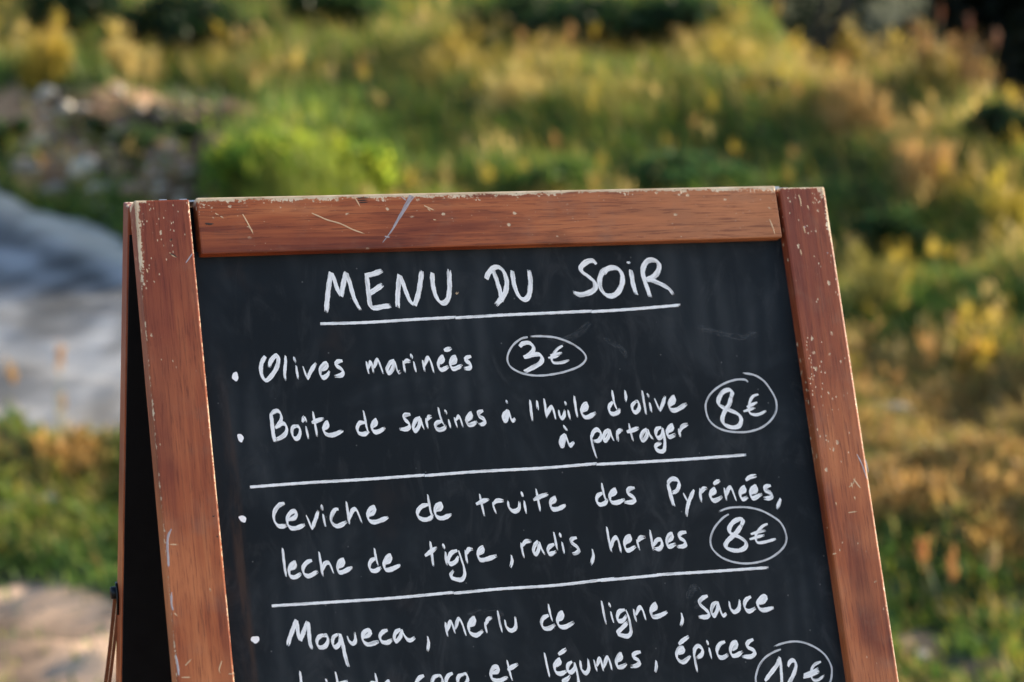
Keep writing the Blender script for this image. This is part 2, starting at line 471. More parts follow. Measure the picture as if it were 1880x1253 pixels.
ZK = {'S': (0, 0, 1), '1': (560, 440, 5.2222), '2': (900, 440, 5.2222), '3': (400, 600, 5.2222), '4': (740, 600, 5.2222),
      '5': (1080, 640, 5.2222), '6': (420, 840, 5.2222), '7': (740, 840, 5.2222), '8': (1080, 840, 5.2222),
      'a': (440, 1070, 5.875), 'b': (740, 1070, 5.875), 'c': (1040, 1070, 5.875), 'd': (1280, 1070, 5.875),
      'L': (190, 340, 6.2667), 'R': (600, 330, 4.7), 'T': (1380, 320, 6.2667), 'B': (190, 940, 4.0033), 'V': (1480, 800, 2.765)}
# style: nib length px, base thickness px, nib angle (deg, image, y down), start taper, end taper
STY = {'T': (5.6, 5.6, 48, .85, .8), 'X': (6.2, 3.3, 66, .55, .6), 'C': (1.0, 3.2, 60, .8, .6), 'U': (0.8, 4.9, 80, .9, .9),
       'E': (3.2, 3.0, 60, .6, .6), 'N': (4.4, 5.0, 50, .75, .8), 'M': (0.2, 2.4, 60, .7, .3), 'G': (0.4, 4.4, 60, .25, .2), 'W': (5.0, 6.0, 20, 1.0, .05)}
_layer = [0]
def strokes_mesh(name, items, parent, mats, depth, width=.91):
    V, F, UV, UR, MI = [], [], [], [], []
    for key, sty, mi, txt in items:
        ox, oy, sc = ZK[key]; nl, th, ang, ta, tb = STY[sty]
        n = np.array([math.cos(R_(ang)), math.sin(R_(ang))])
        for stk in txt.split(';'):
            p = [tuple(map(float, q.split(','))) for q in stk.split()]
            if not p: continue
            P = spline([(ox + a / sc, oy + b / sc) for a, b in p])
            d = np.gradient(P, axis=0); d /= np.maximum(np.linalg.norm(d, axis=1), 1e-6)[:, None]
            pr = np.stack([-d[:, 1], d[:, 0]], 1)
            seg = np.concatenate([[0], np.cumsum(np.linalg.norm(np.diff(P, axis=0), axis=1))]); tot = seg[-1]
            k = np.clip(3.0 * (pr @ n), -1, 1)
            ln = min(9.0, tot * .35)
            tap = np.minimum(ta + (1 - ta) * np.clip(seg / ln, 0, 1), tb + (1 - tb) * np.clip((tot - seg) / ln, 0, 1))
            if sty == 'W': tap = 1.0 - .93 * (seg / tot) ** .8
            wob = 1 + .07 * np.sin(seg * .33 + len(V)) + .04 * np.sin(seg * .91 + 2 * len(V))
            e = (n[None] * (k * nl / 2)[:, None] + pr * th / 2) * (tap * wob * width)[:, None]
            rows = np.stack([P - e, P - e * .33, P + e * .33, P + e], 1)
            _layer[0] = (_layer[0] + 1) % 7
            base = depth - .00016 - .00003 * _layer[0]
            off = len(V); q = rng.random()
            for i in range(len(P)):
                for j in range(4):
                    dd = base - (.00004 if j in (1, 2) else 0) - .00002 * seg[i] / max(tot, 1)
                    V.append(to_board(rows[i, j, 0], rows[i, j, 1], dd))
                    UV.append((seg[i] / 100 + q * 5, j / 3)); UR.append(((tot - seg[i]) / 100 if sty not in 'UC' or True else 1, q))
            for i in range(len(P) - 1):
                for j in range(3):
                    a = off + i * 4 + j
                    F.append((a, a + 1, a + 5, a + 4)); MI.append(mi)
    me = bpy.data.meshes.new(name)
    me.from_pydata([tuple(v) for v in V], [], F)
    l1 = me.uv_layers.new(name='stroke'); l2 = me.uv_layers.new(name='rest')
    vi = np.empty(len(me.loops), dtype=np.int32); me.loops.foreach_get('vertex_index', vi)
    l1.data.foreach_set('uv', np.array(UV, dtype=np.float32)[vi].ravel())
    l2.data.foreach_set('uv', np.array(UR, dtype=np.float32)[vi].ravel())
    me.polygons.foreach_set('material_index', MI)
    # normals toward the reader
    if len(me.polygons) and sum(p.normal.y for p in me.polygons) > 0: me.flip_normals()
    for m in mats: me.materials.append(m)
    if parent is None: return me
    o = bpy.data.objects.new(name, me); COL.objects.link(o); o.parent = parent
    return o
def write(name, items, gap=None):
    """one mesh per word (gap: widest space inside a word, px)"""
    if gap is None: return strokes_mesh(name, items, panel, [M_paint, M_thin], PD)
    S = []
    for key, sty, mi, txt in items:
        ox, oy, sc = ZK[key]
        for stk in txt.split(';'):
            p = np.array([tuple(map(float, q.split(','))) for q in stk.split()]) / sc + (ox, oy)
            S.append([(key, sty, mi, stk), p[:, 0].min(), p[:, 0].max(), (p[:, 1].min() + p[:, 1].max()) / 2])
    lab = list(range(len(S)))
    for i in range(len(S)):
        for j in range(i):
            if max(S[i][1], S[j][1]) - min(S[i][2], S[j][2]) < gap and abs(S[i][3] - S[j][3]) < 40:
                a, b = lab[i], lab[j]; lab = [b if q == a else q for q in lab]
    for k in dict.fromkeys(lab): strokes_mesh(name, [S[i][0] for i in range(len(S)) if lab[i] == k], panel, [M_paint, M_thin], PD)
def dot(name, px, py, w, h, ang=0):
    bm = bmesh.new(); N = 22; vs = []
    for k in range(N):
        a = 2 * math.pi * k / N; r = 1 + .09 * math.sin(3 * a + px) + .05 * math.sin(5 * a)
        ex, ey = w / 2 * math.cos(a) * r, h / 2 * math.sin(a) * r
        c, s = math.cos(R_(ang)), math.sin(R_(ang))
        vs.append(bm.verts.new(to_board(px + ex * c - ey * s, py + ex * s + ey * c, PD - .0003)))
    bm.faces.new(vs)
    bmesh.ops.recalc_face_normals(bm, faces=bm.faces)
    for f_ in bm.faces:
        if f_.normal.y > 0: f_.normal_flip()
    o = bm_obj(name, bm, panel, [M_dot]); return o
M_dot = plain('white_marker_dot', (.93, .93, .93), .6, 0, 900, .12)

write('heading_word', [
 ('1', 'T', 0, "250,315 230,430 215,560 203,700;255,318 285,400 315,490 345,545;345,545 365,440 393,312;396,318 430,420 470,560 530,678"),
 ('1', 'T', 0, "590,330 600,430 612,540 628,640 665,658 740,645 822,635;588,345 660,330 740,297;615,520 680,478 745,432"),
 ('1', 'T', 0, "905,338 895,450 888,560 888,652;912,345 950,450 1000,580 1050,632;1050,632 1085,530 1105,410 1120,300"),
 ('1', 'T', 0, "1222,320 1222,400 1240,500 1275,580 1325,612 1370,570 1385,480 1385,400 1380,287"),
 ('2', 'T', 0, "-38,380 -20,330 30,275 80,266 130,310 158,400 150,490 120,550 55,630;30,297 65,400 95,500 115,598"),
 ('2', 'T', 0, "212,300 220,380 240,470 280,550 330,578 370,540 385,450 385,380 372,292"),
 ('2', 'T', 0, "1018,238 985,205 930,212 870,265 880,310 940,355 1000,410 1005,470 950,510 860,530 795,505"),
 ('2', 'T', 0, "1130,275 1075,315 1048,400 1065,480 1115,535 1175,540 1230,500 1265,420 1265,340 1230,285 1180,270 1120,285 1088,328"),
 ('2', 'T', 0, "1320,212 1334,234;1348,292 1360,370 1375,450 1400,528;1500,388 1575,350 1615,290 1615,230 1570,198 1510,205 1475,250 1462,310 1478,385 1505,465 1533,552;1500,385 1560,395 1640,430 1710,470 1758,530")], 24)
write('heading_underline', [('S', 'U', 0, "588,594.8 670,592.5 760,587 838,582.7;836,584 920,579 1000,575.5 1088,571.4;1086,572.6 1160,568 1249,560.4")])
dot('bullet', 432.0, 691.8, 11.5, 17, -6)
write('word', [
 ('3', 'N', 0, "455,285 420,350 413,430 435,495 468,515 520,465 565,390 580,320 566,275 530,300 502,345 492,392"),
 ('3', 'X', 0, "650,280 648,360 640,440 645,520;733,292 739,345;752,375 758,430 768,505;815,380 835,440 858,505;858,505 890,430 942,350"),
 ('3', 'X', 0, "985,418 1030,400 1050,358 1020,358 985,405 983,460 1010,490 1050,465 1072,428;1195,328 1150,335 1128,368 1175,400 1203,430 1185,465 1118,478"),
 ('3', 'X', 0, "1425,335 1435,400 1448,455;1442,400 1465,340 1480,375 1492,445;1495,395 1530,318 1560,380 1587,455;1692,322 1650,350 1620,420 1640,448 1672,410 1695,330;1695,330 1712,400 1732,440 1752,425"),
 ('3', 'X', 0, "1778,330 1785,380 1793,440;1782,348 1810,328 1850,332"),
 ('4', 'X', 0, "82,266 80,305;103,335 112,385 122,435;188,322 198,380 208,432;205,378 225,320 245,300 270,350 295,445"),
 ('4', 'X', 0, "392,228 430,218 465,207;355,352 382,330 385,290 350,320 338,380 370,415 438,382;462,358 500,335 505,290 470,310 452,360 475,405 520,395 572,368;652,285 612,297 595,325 640,350 650,380 630,400 583,402")], 15)
write('price', [('4', 'N', 0, "1118,192 1150,162 1210,157 1250,195 1245,235 1210,270 1158,297;1158,297 1230,275 1305,267 1335,310 1310,355 1240,395 1163,435"),
 ('4', 'E', 0, "1530,183 1480,215 1440,270 1425,320 1450,348 1520,345 1595,322;1412,275 1470,265 1525,250;1392,300 1450,290 1500,275"),
 ('4', 'C', 1, "1195,100 1130,118 1060,172 1012,250 1000,320 1030,385 1100,430 1180,458 1290,470 1420,460 1560,430 1690,380 1750,320 1745,270 1690,210 1590,150 1460,105 1320,92 1220,95")])
dot('bullet', 441.5, 804.3, 10.5, 16, -20)
write('word', [
 ('3', 'N', 0, "510,840 520,930 530,1020 545,1105"),
 ('3', 'X', 0, "505,845 540,815 580,810 608,855 600,915 555,965;550,972 620,928 658,960 653,1020 610,1060 550,1088;765,952 720,965 710,1020 735,1072 770,1065 790,1010 775,960 740,955"),
 ('3', 'X', 0, "808,915 830,862;830,862 852,918;845,955 855,1010 868,1080;912,815 925,900 940,980 950,1055;900,922 950,902 1015,880;1015,985 1050,960 1055,920 1030,940 1012,985 1030,1025 1075,1042 1130,1030 1200,995"),
 ('3', 'X', 0, "1410,920 1360,925 1335,975 1350,1020 1400,1032 1450,1005;1395,805 1410,880 1425,960 1440,1010;1478,965 1515,930 1520,895 1490,925 1475,975 1500,1010 1545,1005 1605,970"),
 ('4', 'X', 0, "70,840 15,850 10,885 55,925 60,965 20,985 -35,982;165,868 120,900 95,970 115,1000 150,960 168,875;168,875 180,930 205,990;222,880 228,930 237,980;228,900 250,865 275,862"),
 ('4', 'X', 0, "375,905 320,925 310,965 345,990 395,975 410,942;338,775 350,840 375,910 400,950;408,800 411,842;437,890 445,930 455,975;492,870 505,920 520,970;505,898 535,862 555,900 575,968"),
 ('4', 'X', 0, "622,900 650,872 655,830 625,860 608,910 630,943 670,935 710,908;768,805 725,825 727,858 780,890 783,920 755,938 722,938;985,705 1003,738;1003,800 970,840 960,890 985,905 1000,860 1012,800;1012,800 1030,870 1048,905 1075,882"),
 ('4', 'X', 0, "1218,705 1225,780 1232,850 1242,910;1285,710 1290,795;1352,690 1362,760 1378,880;1375,858 1400,800 1430,770 1450,830 1462,890;1493,800 1502,855 1522,880 1545,850 1552,800;1558,720 1560,757;1583,800 1592,850 1603,895;1642,665 1650,740 1660,810 1672,872"),
 ('4', 'X', 0, "1718,812 1760,782 1765,740 1730,760 1710,810 1730,860 1775,868 1850,825"),
 ('5', 'X', 0, "235,512 200,560 205,610 240,630 290,610 305,578;230,402 240,480 255,540 278,590;352,402 360,450 358,510;455,510 420,550 430,600 460,612 490,570 480,515 450,505;517,405 530,490 545,570 555,635"),
 ('5', 'X', 0, "572,435 572,467;590,520 598,570 603,610;635,480 660,540 685,600;685,600 715,530 740,457;785,545 820,515 825,465 795,490 775,545 795,590 850,588 945,530"),
 ('4', 'X', 0, "1535,952 1577,995;1552,1032 1520,1070 1505,1130 1530,1143 1545,1090 1557,1030;1557,1030 1575,1090 1600,1140 1640,1107"),
 ('5', 'X', 0, "25,832 40,920 60,990 82,1055;27,858 50,800 85,778 118,805 123,850 95,887 50,888;198,777 160,810 145,870 165,885 195,840 207,775;207,775 220,830 247,888"),
 ('5', 'X', 0, "275,790 280,840 282,890;280,820 300,788 330,782;390,720 405,790 430,890;370,802 420,787 485,760;560,772 520,810 505,868 530,880 560,840 572,775;572,775 590,830 625,872"),
 ('5', 'X', 0, "700,757 660,772 645,820 670,860 705,840 715,772;715,762 730,850 735,920 725,978 690,988 647,965 650,930 700,905;760,800 800,778 810,740 775,760 755,810 775,850 840,825;870,770 875,810 880,850;877,800 900,752 955,725")], 15)
write('price', [('5', 'N', 0, "1370,465 1380,420 1350,397 1290,420 1250,490 1255,540 1320,580 1420,620 1465,670 1450,738 1390,758 1310,733 1285,680 1310,600 1350,540 1372,462"),
 ('5', 'E', 0, "1630,440 1580,460 1550,510 1540,570 1550,620 1600,637 1650,627 1705,597;1520,562 1570,540 1620,515;1488,605 1550,585 1600,568"),
 ('5', 'C', 1, "1532,322 1500,300 1420,300 1320,330 1220,390 1150,470 1125,560 1150,670 1210,740 1300,785 1420,803 1540,798 1660,760 1750,690 1800,600 1800,500 1750,400 1680,310 1590,255 1480,237")])
write('divider', [('S', 'U', 0, "459,894.6 560,887 670,880.5 780,872.6;780,873.6 880,866 1000,859.5 1096,851.4;1095,853 1180,848.5 1270,843 1370,835.4")])
dot('bullet', 445.6, 953.0, 15, 11, 38)
write('word', [
 ('6', 'X', 0, "535,440 480,462 435,530 435,600 470,655 515,662 560,650;572,602 635,575 648,525 610,520 572,560 560,620 590,675 650,678 730,645;742,555 770,620 795,690;795,690 830,600 860,512;895,457 892,505;905,545 915,610 928,665"),
 ('6', 'X', 0, "1052,497 1020,502 985,560 985,620 1030,660 1080,648 1130,615;1128,425 1140,520 1155,640;1152,600 1185,512 1220,500 1250,560 1278,635;1342,558 1388,530 1400,480 1352,500 1332,560 1350,608 1410,620 1530,575"),
 ('7', 'X', 0, "240,452 180,470 140,520 145,570 200,598 260,585 290,548;237,357 250,440 265,520 278,568;312,512 358,492 370,447 325,462 305,520 325,570 380,583 465,545"),
 ('7', 'X', 0, "735,352 750,430 765,500 780,565;700,450 760,422 825,400;860,432 870,480 895,545;864,448 900,417 965,415;1008,420 1015,480 1060,518 1110,495 1117,422;1140,332 1143,380;1163,417 1170,480 1180,540;1275,302 1290,380 1305,460 1315,520;1250,410 1310,378 1390,352"),
 ('7', 'X', 0, "1418,440 1450,420 1462,387 1425,412 1412,450 1430,495 1490,493 1560,457"),
 ('8', 'X', 0, "135,342 90,370 80,420 110,453 160,440 187,400;130,247 140,310 155,370 172,420;207,370 252,345 263,312 225,332 205,380 225,430 280,433 350,402;445,292 395,302 375,340 430,380 450,405 420,430 345,433"),
 ('8', 'N', 0, "765,262 785,340 800,400 820,468"),
 ('8', 'X', 0, "770,285 768,240 802,208 850,213 873,250 850,318 800,343;910,342 935,390 960,430;1015,312 975,400 950,480 940,565;1075,300 1075,360 1082,430;1080,340 1105,302 1140,292;1200,257 1230,237 1262,222;1178,358 1212,332 1215,302 1182,330 1170,380 1200,415 1240,405 1285,377"),
 ('8', 'X', 0, "1305,292 1315,350 1325,415;1322,368 1345,302 1370,292 1395,350 1420,420;1510,220 1550,190 1612,175;1462,348 1498,320 1500,287 1467,310 1455,360 1480,403 1530,382;1562,348 1608,320 1610,277 1572,300 1555,350 1580,393 1665,350;1750,270 1705,280 1690,315 1750,342 1763,375 1730,393 1680,393;1845,395 1830,440 1805,490"),
 ('6', 'X', 0, "517,872 525,960 535,1050 550,1145;585,1078 628,1050 640,1007 602,1030 577,1085 590,1140 640,1148 695,1112;797,987 750,1007 712,1060 722,1118 770,1138 855,1092;866,907 880,1000 900,1140;897,1090 920,1022 960,1012 985,1060 1005,1115"),
 ('6', 'X', 0, "1050,1058 1092,1025 1103,982 1062,1002 1042,1060 1060,1103 1110,1093 1185,1052;1410,967 1365,992 1347,1040 1365,1083 1410,1088 1460,1052;1397,872 1410,960 1432,1040;1490,1018 1543,990 1553,942 1512,967 1487,1030 1505,1078 1560,1073 1645,1032"),
 ('7', 'X', 0, "262,807 272,900 290,1045;210,945 260,908 325,862;390,832 388,875;408,907 412,970 418,1035;520,892 460,920 432,990 455,1023 505,1000 532,950;532,892 560,980 585,1060 590,1130 560,1173 500,1168 457,1145 465,1115 485,1087;598,892 605,950 615,1020;604,930 630,883 670,882"),
 ('7', 'X', 0, "727,928 763,900 768,862 732,890 717,940 740,983 800,978 900,942;1038,937 1046,990 1030,1055;1135,822 1140,880 1160,965;1142,850 1175,808 1230,802;1293,802 1260,850 1250,908 1275,928 1300,880 1307,810;1307,810 1330,880 1362,935;1450,832 1400,860 1387,900 1410,928 1470,900;1445,717 1460,790 1470,850 1482,890;1508,727 1505,765;1525,812 1535,870 1545,925;1665,770 1622,782 1610,812 1670,860 1688,890 1660,918 1625,928;1815,880 1825,950 1800,1030"),
 ('8', 'X', 0, "178,667 190,750 205,830 222,910;217,870 240,792 275,772 300,840 312,915;357,828 398,790 405,757 370,770 347,830 365,888 400,888 455,852;465,790 475,830 490,890;472,810 500,773 550,762;592,697 605,780 625,895;622,848 660,793 698,792 708,840 680,878 630,878;762,808 798,780 805,737 770,752 754,810 770,858 840,830;940,717 888,727 870,765 920,800 935,830 910,853 850,858")], 15)
write('price', [('8', 'N', 0, "1470,650 1483,602 1450,592 1390,622 1352,680 1365,730 1440,760 1508,810 1508,860 1450,893 1370,888 1317,858 1330,810 1380,760 1430,710 1472,645"),
 ('8', 'E', 0, "1720,637 1670,662 1620,720 1605,770 1620,815 1680,815 1800,782;1558,737 1630,717 1700,700;1548,787 1610,767 1690,745"),
 ('8', 'C', 1, "1347,545 1290,582 1220,660 1182,740 1172,820 1200,890 1280,960 1390,1003 1510,1018 1640,1003 1760,958 1858,880 1898,800 1888,710 1840,622 1760,562 1650,507 1540,482 1430,477 1330,490 1248,522")])
write('divider', [('S', 'U', 0, "499,1112.8 600,1106.5 720,1098.5 834,1087.8;833,1089.6 920,1081.5 1020,1075 1128,1062.3;1103,1066.2 1160,1061 1215,1055.6;1206,1055.6 1300,1050 1411,1042.4")])
dot('bullet', 468.6, 1174.6, 16, 13, 0)
write('word', [
 ('a', 'N', 0, "612,402 580,490 540,600 518,680;617,408 625,510 640,590 655,628;655,628 690,530 735,420;740,425 748,540 757,640 780,722"),
 ('a', 'X', 0, "905,562 850,592 832,650 860,698 920,688 953,630 940,572 892,577;1060,557 1012,590 1002,660 1030,698 1075,660 1085,572"),
 ('a', 'N', 0, "1080,550 1110,660 1140,800 1172,908"),
 ('a', 'X', 0, "1160,575 1180,630 1220,660 1250,622 1240,532;1330,592 1388,570 1413,522 1370,517 1327,560 1332,630 1390,668 1500,635;1595,512 1545,532 1512,580 1530,635 1590,648 1650,612;1735,502 1680,542 1667,610 1690,633 1735,580 1752,507;1748,502 1770,560 1810,615 1850,620 1890,592"),
 ('b', 'X', 0, "265,580 276,650 262,740;460,430 465,500 480,580;477,520 510,422 535,460 560,550;560,500 600,392 640,450 680,575;717,468 763,440 773,382 732,412 707,470 722,540 790,568 862,520;885,430 890,480 905,545;890,450 920,392 962,382"),
 ('b', 'X', 0, "1020,302 1035,390 1050,460 1070,540;1098,402 1115,480 1165,518 1215,480 1210,367;1570,352 1512,382 1492,440 1520,493 1580,493 1640,452;1568,232 1585,330 1612,420;1670,408 1713,380 1723,327 1685,347 1665,420 1690,473 1750,478 1845,427"),
 ('c', 'X', 0, "378,197 395,290 410,370 430,450;462,217 468,265;478,312 490,370 510,435;630,292 570,312 547,370 560,413 610,408 650,352;640,292 670,370 690,460 695,538 660,578 590,568 552,545 600,490 668,422;725,287 735,350 755,425;747,348 790,268 825,302 855,405;920,308 963,275 965,232 925,262 910,320 930,368 990,363 1090,317;1240,327 1252,400 1230,468"),
 ('d', 'X', 0, "112,142 52,172 22,222 90,290 128,330 110,368 15,373;213,207 170,242 152,310 180,358 215,300 227,207;222,202 250,300 280,358 315,332;345,202 360,280 400,318 450,280 460,187;580,152 532,182 507,240 530,298 570,308 630,275;667,228 718,200 748,152 702,157 652,220 670,278 720,298 825,268")], 15)
write('word', [
 ('a', 'X', 0, "652,957 662,1060 680,1200;815,1110 765,1140 750,1200 780,1225 815,1130;815,1120 830,1180 865,1220;930,1037 942,1085;950,1115 962,1220;1033,962 1055,1070 1080,1215;1035,1112 1100,1090 1168,1062;1480,1082 1420,1090 1390,1150 1420,1205 1500,1178;1462,977 1480,1070 1510,1185;1575,1138 1610,1112 1612,1068 1582,1087 1562,1140 1590,1198 1680,1168"),
 ('b', 'X', 0, "225,1002 172,1032 142,1090 150,1150 200,1168 270,1122;385,1000 332,1022 312,1090 340,1148 400,1138 428,1080 410,1012 372,1002;535,977 490,1002 462,1060 472,1120 520,1128 570,1092;655,987 602,1012 587,1070 615,1108 670,1098 698,1040 680,987 642,987;962,978 1018,958 1028,912 982,912 952,960 952,1028 1000,1058 1050,1056 1130,1017;1122,837 1140,920 1160,1000 1180,1060;1127,943 1180,910 1240,877"),
 ('b', 'X', 0, "1525,757 1545,860 1565,950 1582,1022;1675,775 1720,745 1760,717;1652,902 1688,870 1693,832 1652,860 1632,910 1650,968 1700,983 1770,952"),
 ('c', 'X', 0, "60,852 17,890 12,950 50,968 90,920 85,862;90,862 110,950 130,1060 120,1148 60,1168 0,1128 -38,1070 10,1040 40,1002;150,842 160,930 205,978 240,930 235,822;295,832 310,890 330,960;327,900 360,817 380,870 398,955;400,918 440,807 470,860 490,945;548,848 588,820 593,772 562,792 537,850 550,908 600,908 650,877;800,747 742,762 717,800 780,840 788,870 750,898 690,908;968,842 970,900 958,965"),
 ('c', 'X', 0, "1210,665 1260,622 1320,582;1203,768 1258,740 1263,705 1217,712 1187,770 1202,828 1260,858 1340,792;1370,752 1390,850 1410,968;1377,788 1382,722 1420,682 1468,720 1458,778 1400,818;1522,627 1520,670;1540,702 1550,760 1565,825"),
 ('d', 'X', 0, "300,637 247,662 212,730 232,798 280,808 340,772;377,728 418,690 428,642 380,662 357,730 380,788 430,783 490,742;605,612 552,642 537,690 610,730 623,760 580,798 480,798")], 15)
write('price', [('d', 'X', 0, "730,1060 800,970 865,880 890,802;895,805 905,930 912,1060 915,1180;980,905 995,862 1030,837 1063,865 1060,930 1030,1010 990,1090 970,1150;970,1150 1040,1140 1110,1148"),
 ('d', 'E', 0, "1335,852 1270,882 1237,930 1232,1000 1250,1048 1310,1048 1370,997;1150,992 1230,967 1310,922;1145,1028 1230,1000 1320,962;1150,1010 1230,985 1310,945"),
 ('d', 'C', 1, "902,720 820,752 732,810 672,890 642,970 632,1060 680,1180 850,1258 1050,1278 1280,1218 1420,1100 1453,960 1430,862 1360,762 1250,687 1130,642 1010,637 900,662 828,692")])
# traces of older menus that were wiped off
M_ghost = paint('wiped_chalk', (.60, .62, .64), .055, .9)
STY['H'] = (6.0, 9.0, 40, .4, .2)
for tr in ("1000,616 1030,626 1062,612 1088,590", "1108,622 1140,640 1150,662", "1262,1100 1275,1078 1288,1098 1270,1120", "1280,600 1350,618 1395,612", "860,1130 900,1118 930,1132"):
    strokes_mesh('wiped_chalk_trace', [('S', 'H', 0, tr)], panel, [M_ghost], PD + .00012)
# seed stuck to the panel
o = strokes_mesh('seed', [('1', 'M', 0, "1448,524 1472,498")], panel, [M_scratch], PD, 1.6)

# scratches, gouges and the chalk smear belong to the wood they are on: joined into those meshes
def wear_marks(target, items, mats, depth):
    n0 = len(target.data.materials)
    me = strokes_mesh('marks', [(k, s_, m_ + n0, t) for k, s_, m_, t in items], None, [], depth)
    bm = bmesh.new(); bm.from_mesh(target.data)
    bm.from_mesh(me); bm.to_mesh(target.data); bm.free()
    for m in mats: target.data.materials.append(m)
    bpy.data.meshes.remove(me)
wear_marks(rail_t, [
 ('R', 'W', 0, "735,140 705,190 660,270 615,345 560,440 500,520 470,560"), ('R', 'M', 0, "645,150 700,190;500,490 560,505"),
 ('R', 'M', 1, "-130,290 -60,320 0,347 120,382 220,430 330,470;240,150 290,240;840,225 935,270;870,250 900,275;1640,150 1660,165;920,345 950,352"),
 ('L', 'M', 1, "1600,335 1660,440 1730,575;1285,325 1330,350;1345,360 1388,382"), ('L', 'M', 2, "1170,440 1270,448;1180,452 1250,455"),
 ('R', 'M', 2, "265,160 360,158;270,180 350,178;280,200 355,196"),
 ('T', 'M', 1, "205,520 230,580 255,650 265,700;190,380 230,410")], [M_smear, M_scratch, M_gouge], .0004)
wear_marks(stile_l, [
 ('L', 'M', 2, "765,790 800,800 850,832;770,640 790,615"), ('L', 'M', 1, "760,778 800,815 845,834;495,965 512,1020;765,630 775,655"),
 ('L', 'M', 0, "1020,790 980,850 930,920"),
 ('B', 'G', 0, "500,125 475,180 470,260 475,330 478,420;500,590 500,680 515,740;530,1050 545,1130 555,1220"),
 ('B', 'M', 1, "490,240 550,242;520,745 548,770;870,1095 850,1160 860,1190;575,1218 650,1216;920,1192 970,1192;780,560 790,590;600,1130 650,1080"), ('B', 'M', 2, "835,175 838,190;800,35 820,30")],
 [M_smear, M_scratch, M_gouge], 0)
wear_marks(stile_r, [
 ('V', 'M', 1, "218,262 240,240 250,212;240,220 262,250 280,272;228,240 238,270;215,392 262,385;135,602 158,598;345,745 360,738;245,310 250,330;150,340 156,358;105,470 112,465"),
 ('V', 'M', 0, "258,95 285,150 312,230;300,120 320,200"), ('T', 'M', 1, "540,240 560,300 570,380;640,360 660,410;700,320 720,345;595,600 620,690;560,870 575,940;715,940 730,970"),
 ('T', 'M', 0, "610,600 625,640;870,900 890,940")], [M_smear, M_scratch, M_gouge], 0)

# ------------------------------------------------------------------ ground and gravel track
def tinted(name, rough=.9, nsc=30, var=.35, bump=.5, dist=.02):
    s = NT(name); a = s.n.new('ShaderNodeAttribute'); a.attribute_name = 'tint'
    P = s.obj(); n = s.noise(P, nsc, 5, .65); n2 = s.noise(P, nsc * 6, 3, .6)
    k = s.add(s.mul(s.add(s.mul(n, .6), s.mul(n2, .4)), 2 * var), 1 - var)
    m = s.n.new('ShaderNodeMix'); m.data_type = 'RGBA'; m.blend_type = 'MULTIPLY'; m.inputs[0].default_value = 1
    cb = s.n.new('ShaderNodeCombineColor'); [s.set(cb.inputs[i], k) for i in range(3)]
    s.set(m.inputs[6], a.outputs['Color']); s.set(m.inputs[7], cb.outputs[0])
    return s.done(s.pbr(m.outputs[2], rough, s.bump(s.add(n, s.mul(n2, .5)), bump, dist), .2))
def leafy(name, trans=.45):
    s = NT(name); a = s.n.new('ShaderNodeAttribute'); a.attribute_name = 'tint'
    d = s.n.new('ShaderNodeBsdfDiffuse'); t = s.n.new('ShaderNodeBsdfTranslucent'); g = s.n.new('ShaderNodeBsdfGlossy')
    s.set(d.inputs[0], a.outputs['Color']); s.set(t.inputs[0], a.outputs['Color']); g.inputs['Roughness'].default_value = .45
    g.inputs['Color'].default_value = (.8, .8, .75, 1)
    m = s.n.new('ShaderNodeMixShader'); m.inputs[0].default_value = trans
    s.t.links.new(d.outputs[0], m.inputs[1]); s.t.links.new(t.outputs[0], m.inputs[2])
    m2 = s.n.new('ShaderNodeMixShader'); m2.inputs[0].default_value = .015
    s.t.links.new(m.outputs[0], m2.inputs[1]); s.t.links.new(g.outputs[0], m2.inputs[2])
    return s.done(m2.outputs[0])
M_ground = tinted('soil')
M_road = tinted('gravel', .85, 45, .3, .6, .015)
M_leaf = leafy('foliage', .60)
M_dry = leafy('dry_grass', .45)
M_bark = plain('bark', (.09, .065, .045), .9, nsc=40, bump=.6)

# (px, py, rx, ry) spots of the photograph where the hillside shows a given cover or painted shade
def patch(P2, spots):
    w = np.zeros(len(P2))
    for cx, cy, rx, ry, k in spots:
        w = np.maximum(w, k * np.exp(-(((P2[:, 0] - cx) / rx) ** 2 + ((P2[:, 1] - cy) / ry) ** 2)))
    return w
DIRT = [(60, 1165, 210, 105, 1.35), (-200, 1180, 200, 120, 1.3), (200, 1230, 120, 60, 1.2), (1700, 1190, 70, 50, .9), (1800, 1235, 110, 40, .9), (1650, 1090, 50, 30, .8),
        (1640, 745, 60, 20, .7), (1560, 660, 60, 40, .5)]
BANK = [(390, 205, 120, 36, 1.0), (60, 220, 110, 70, 1.2), (180, 260, 140, 90, 1.3), (320, 230, 130, 60, 1.2), (330, 330, 90, 90, 1.2), (100, 330, 90, 50, 1.0), (-150, 200, 150, 80, 1.0), (250, 180, 150, 40, .8)]
LUSH = [(560, 300, 190, 110, 1.2), (1050, 300, 330, 70, 1.0), (980, 230, 200, 60, .7), (90, 930, 180, 90, .6), (1150, 200, 80, 40, .7), (1680, 560, 120, 90, .7), (1780, 880, 110, 60, .7),
        (1700, 1060, 130, 60, .6), (700, 60, 200, 60, .5), (450, 60, 200, 60, .5)]
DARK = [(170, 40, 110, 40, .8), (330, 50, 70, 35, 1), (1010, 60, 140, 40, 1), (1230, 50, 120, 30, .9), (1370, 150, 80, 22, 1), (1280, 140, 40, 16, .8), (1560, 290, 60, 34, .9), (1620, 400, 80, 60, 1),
        (1850, 210, 60, 30, .9), (870, 205, 80, 22, 1), (700, 215, 90, 20, .7), (930, 310, 200, 30, .5), (1300, 300, 180, 50, .8), (80, 860, 120, 20, .6), (1560, 470, 50, 60, .7), (1760, 1050, 80, 40, .6), (620, 130, 120, 30, .5)]  # dark green blades stand in for shaded gaps in the grass
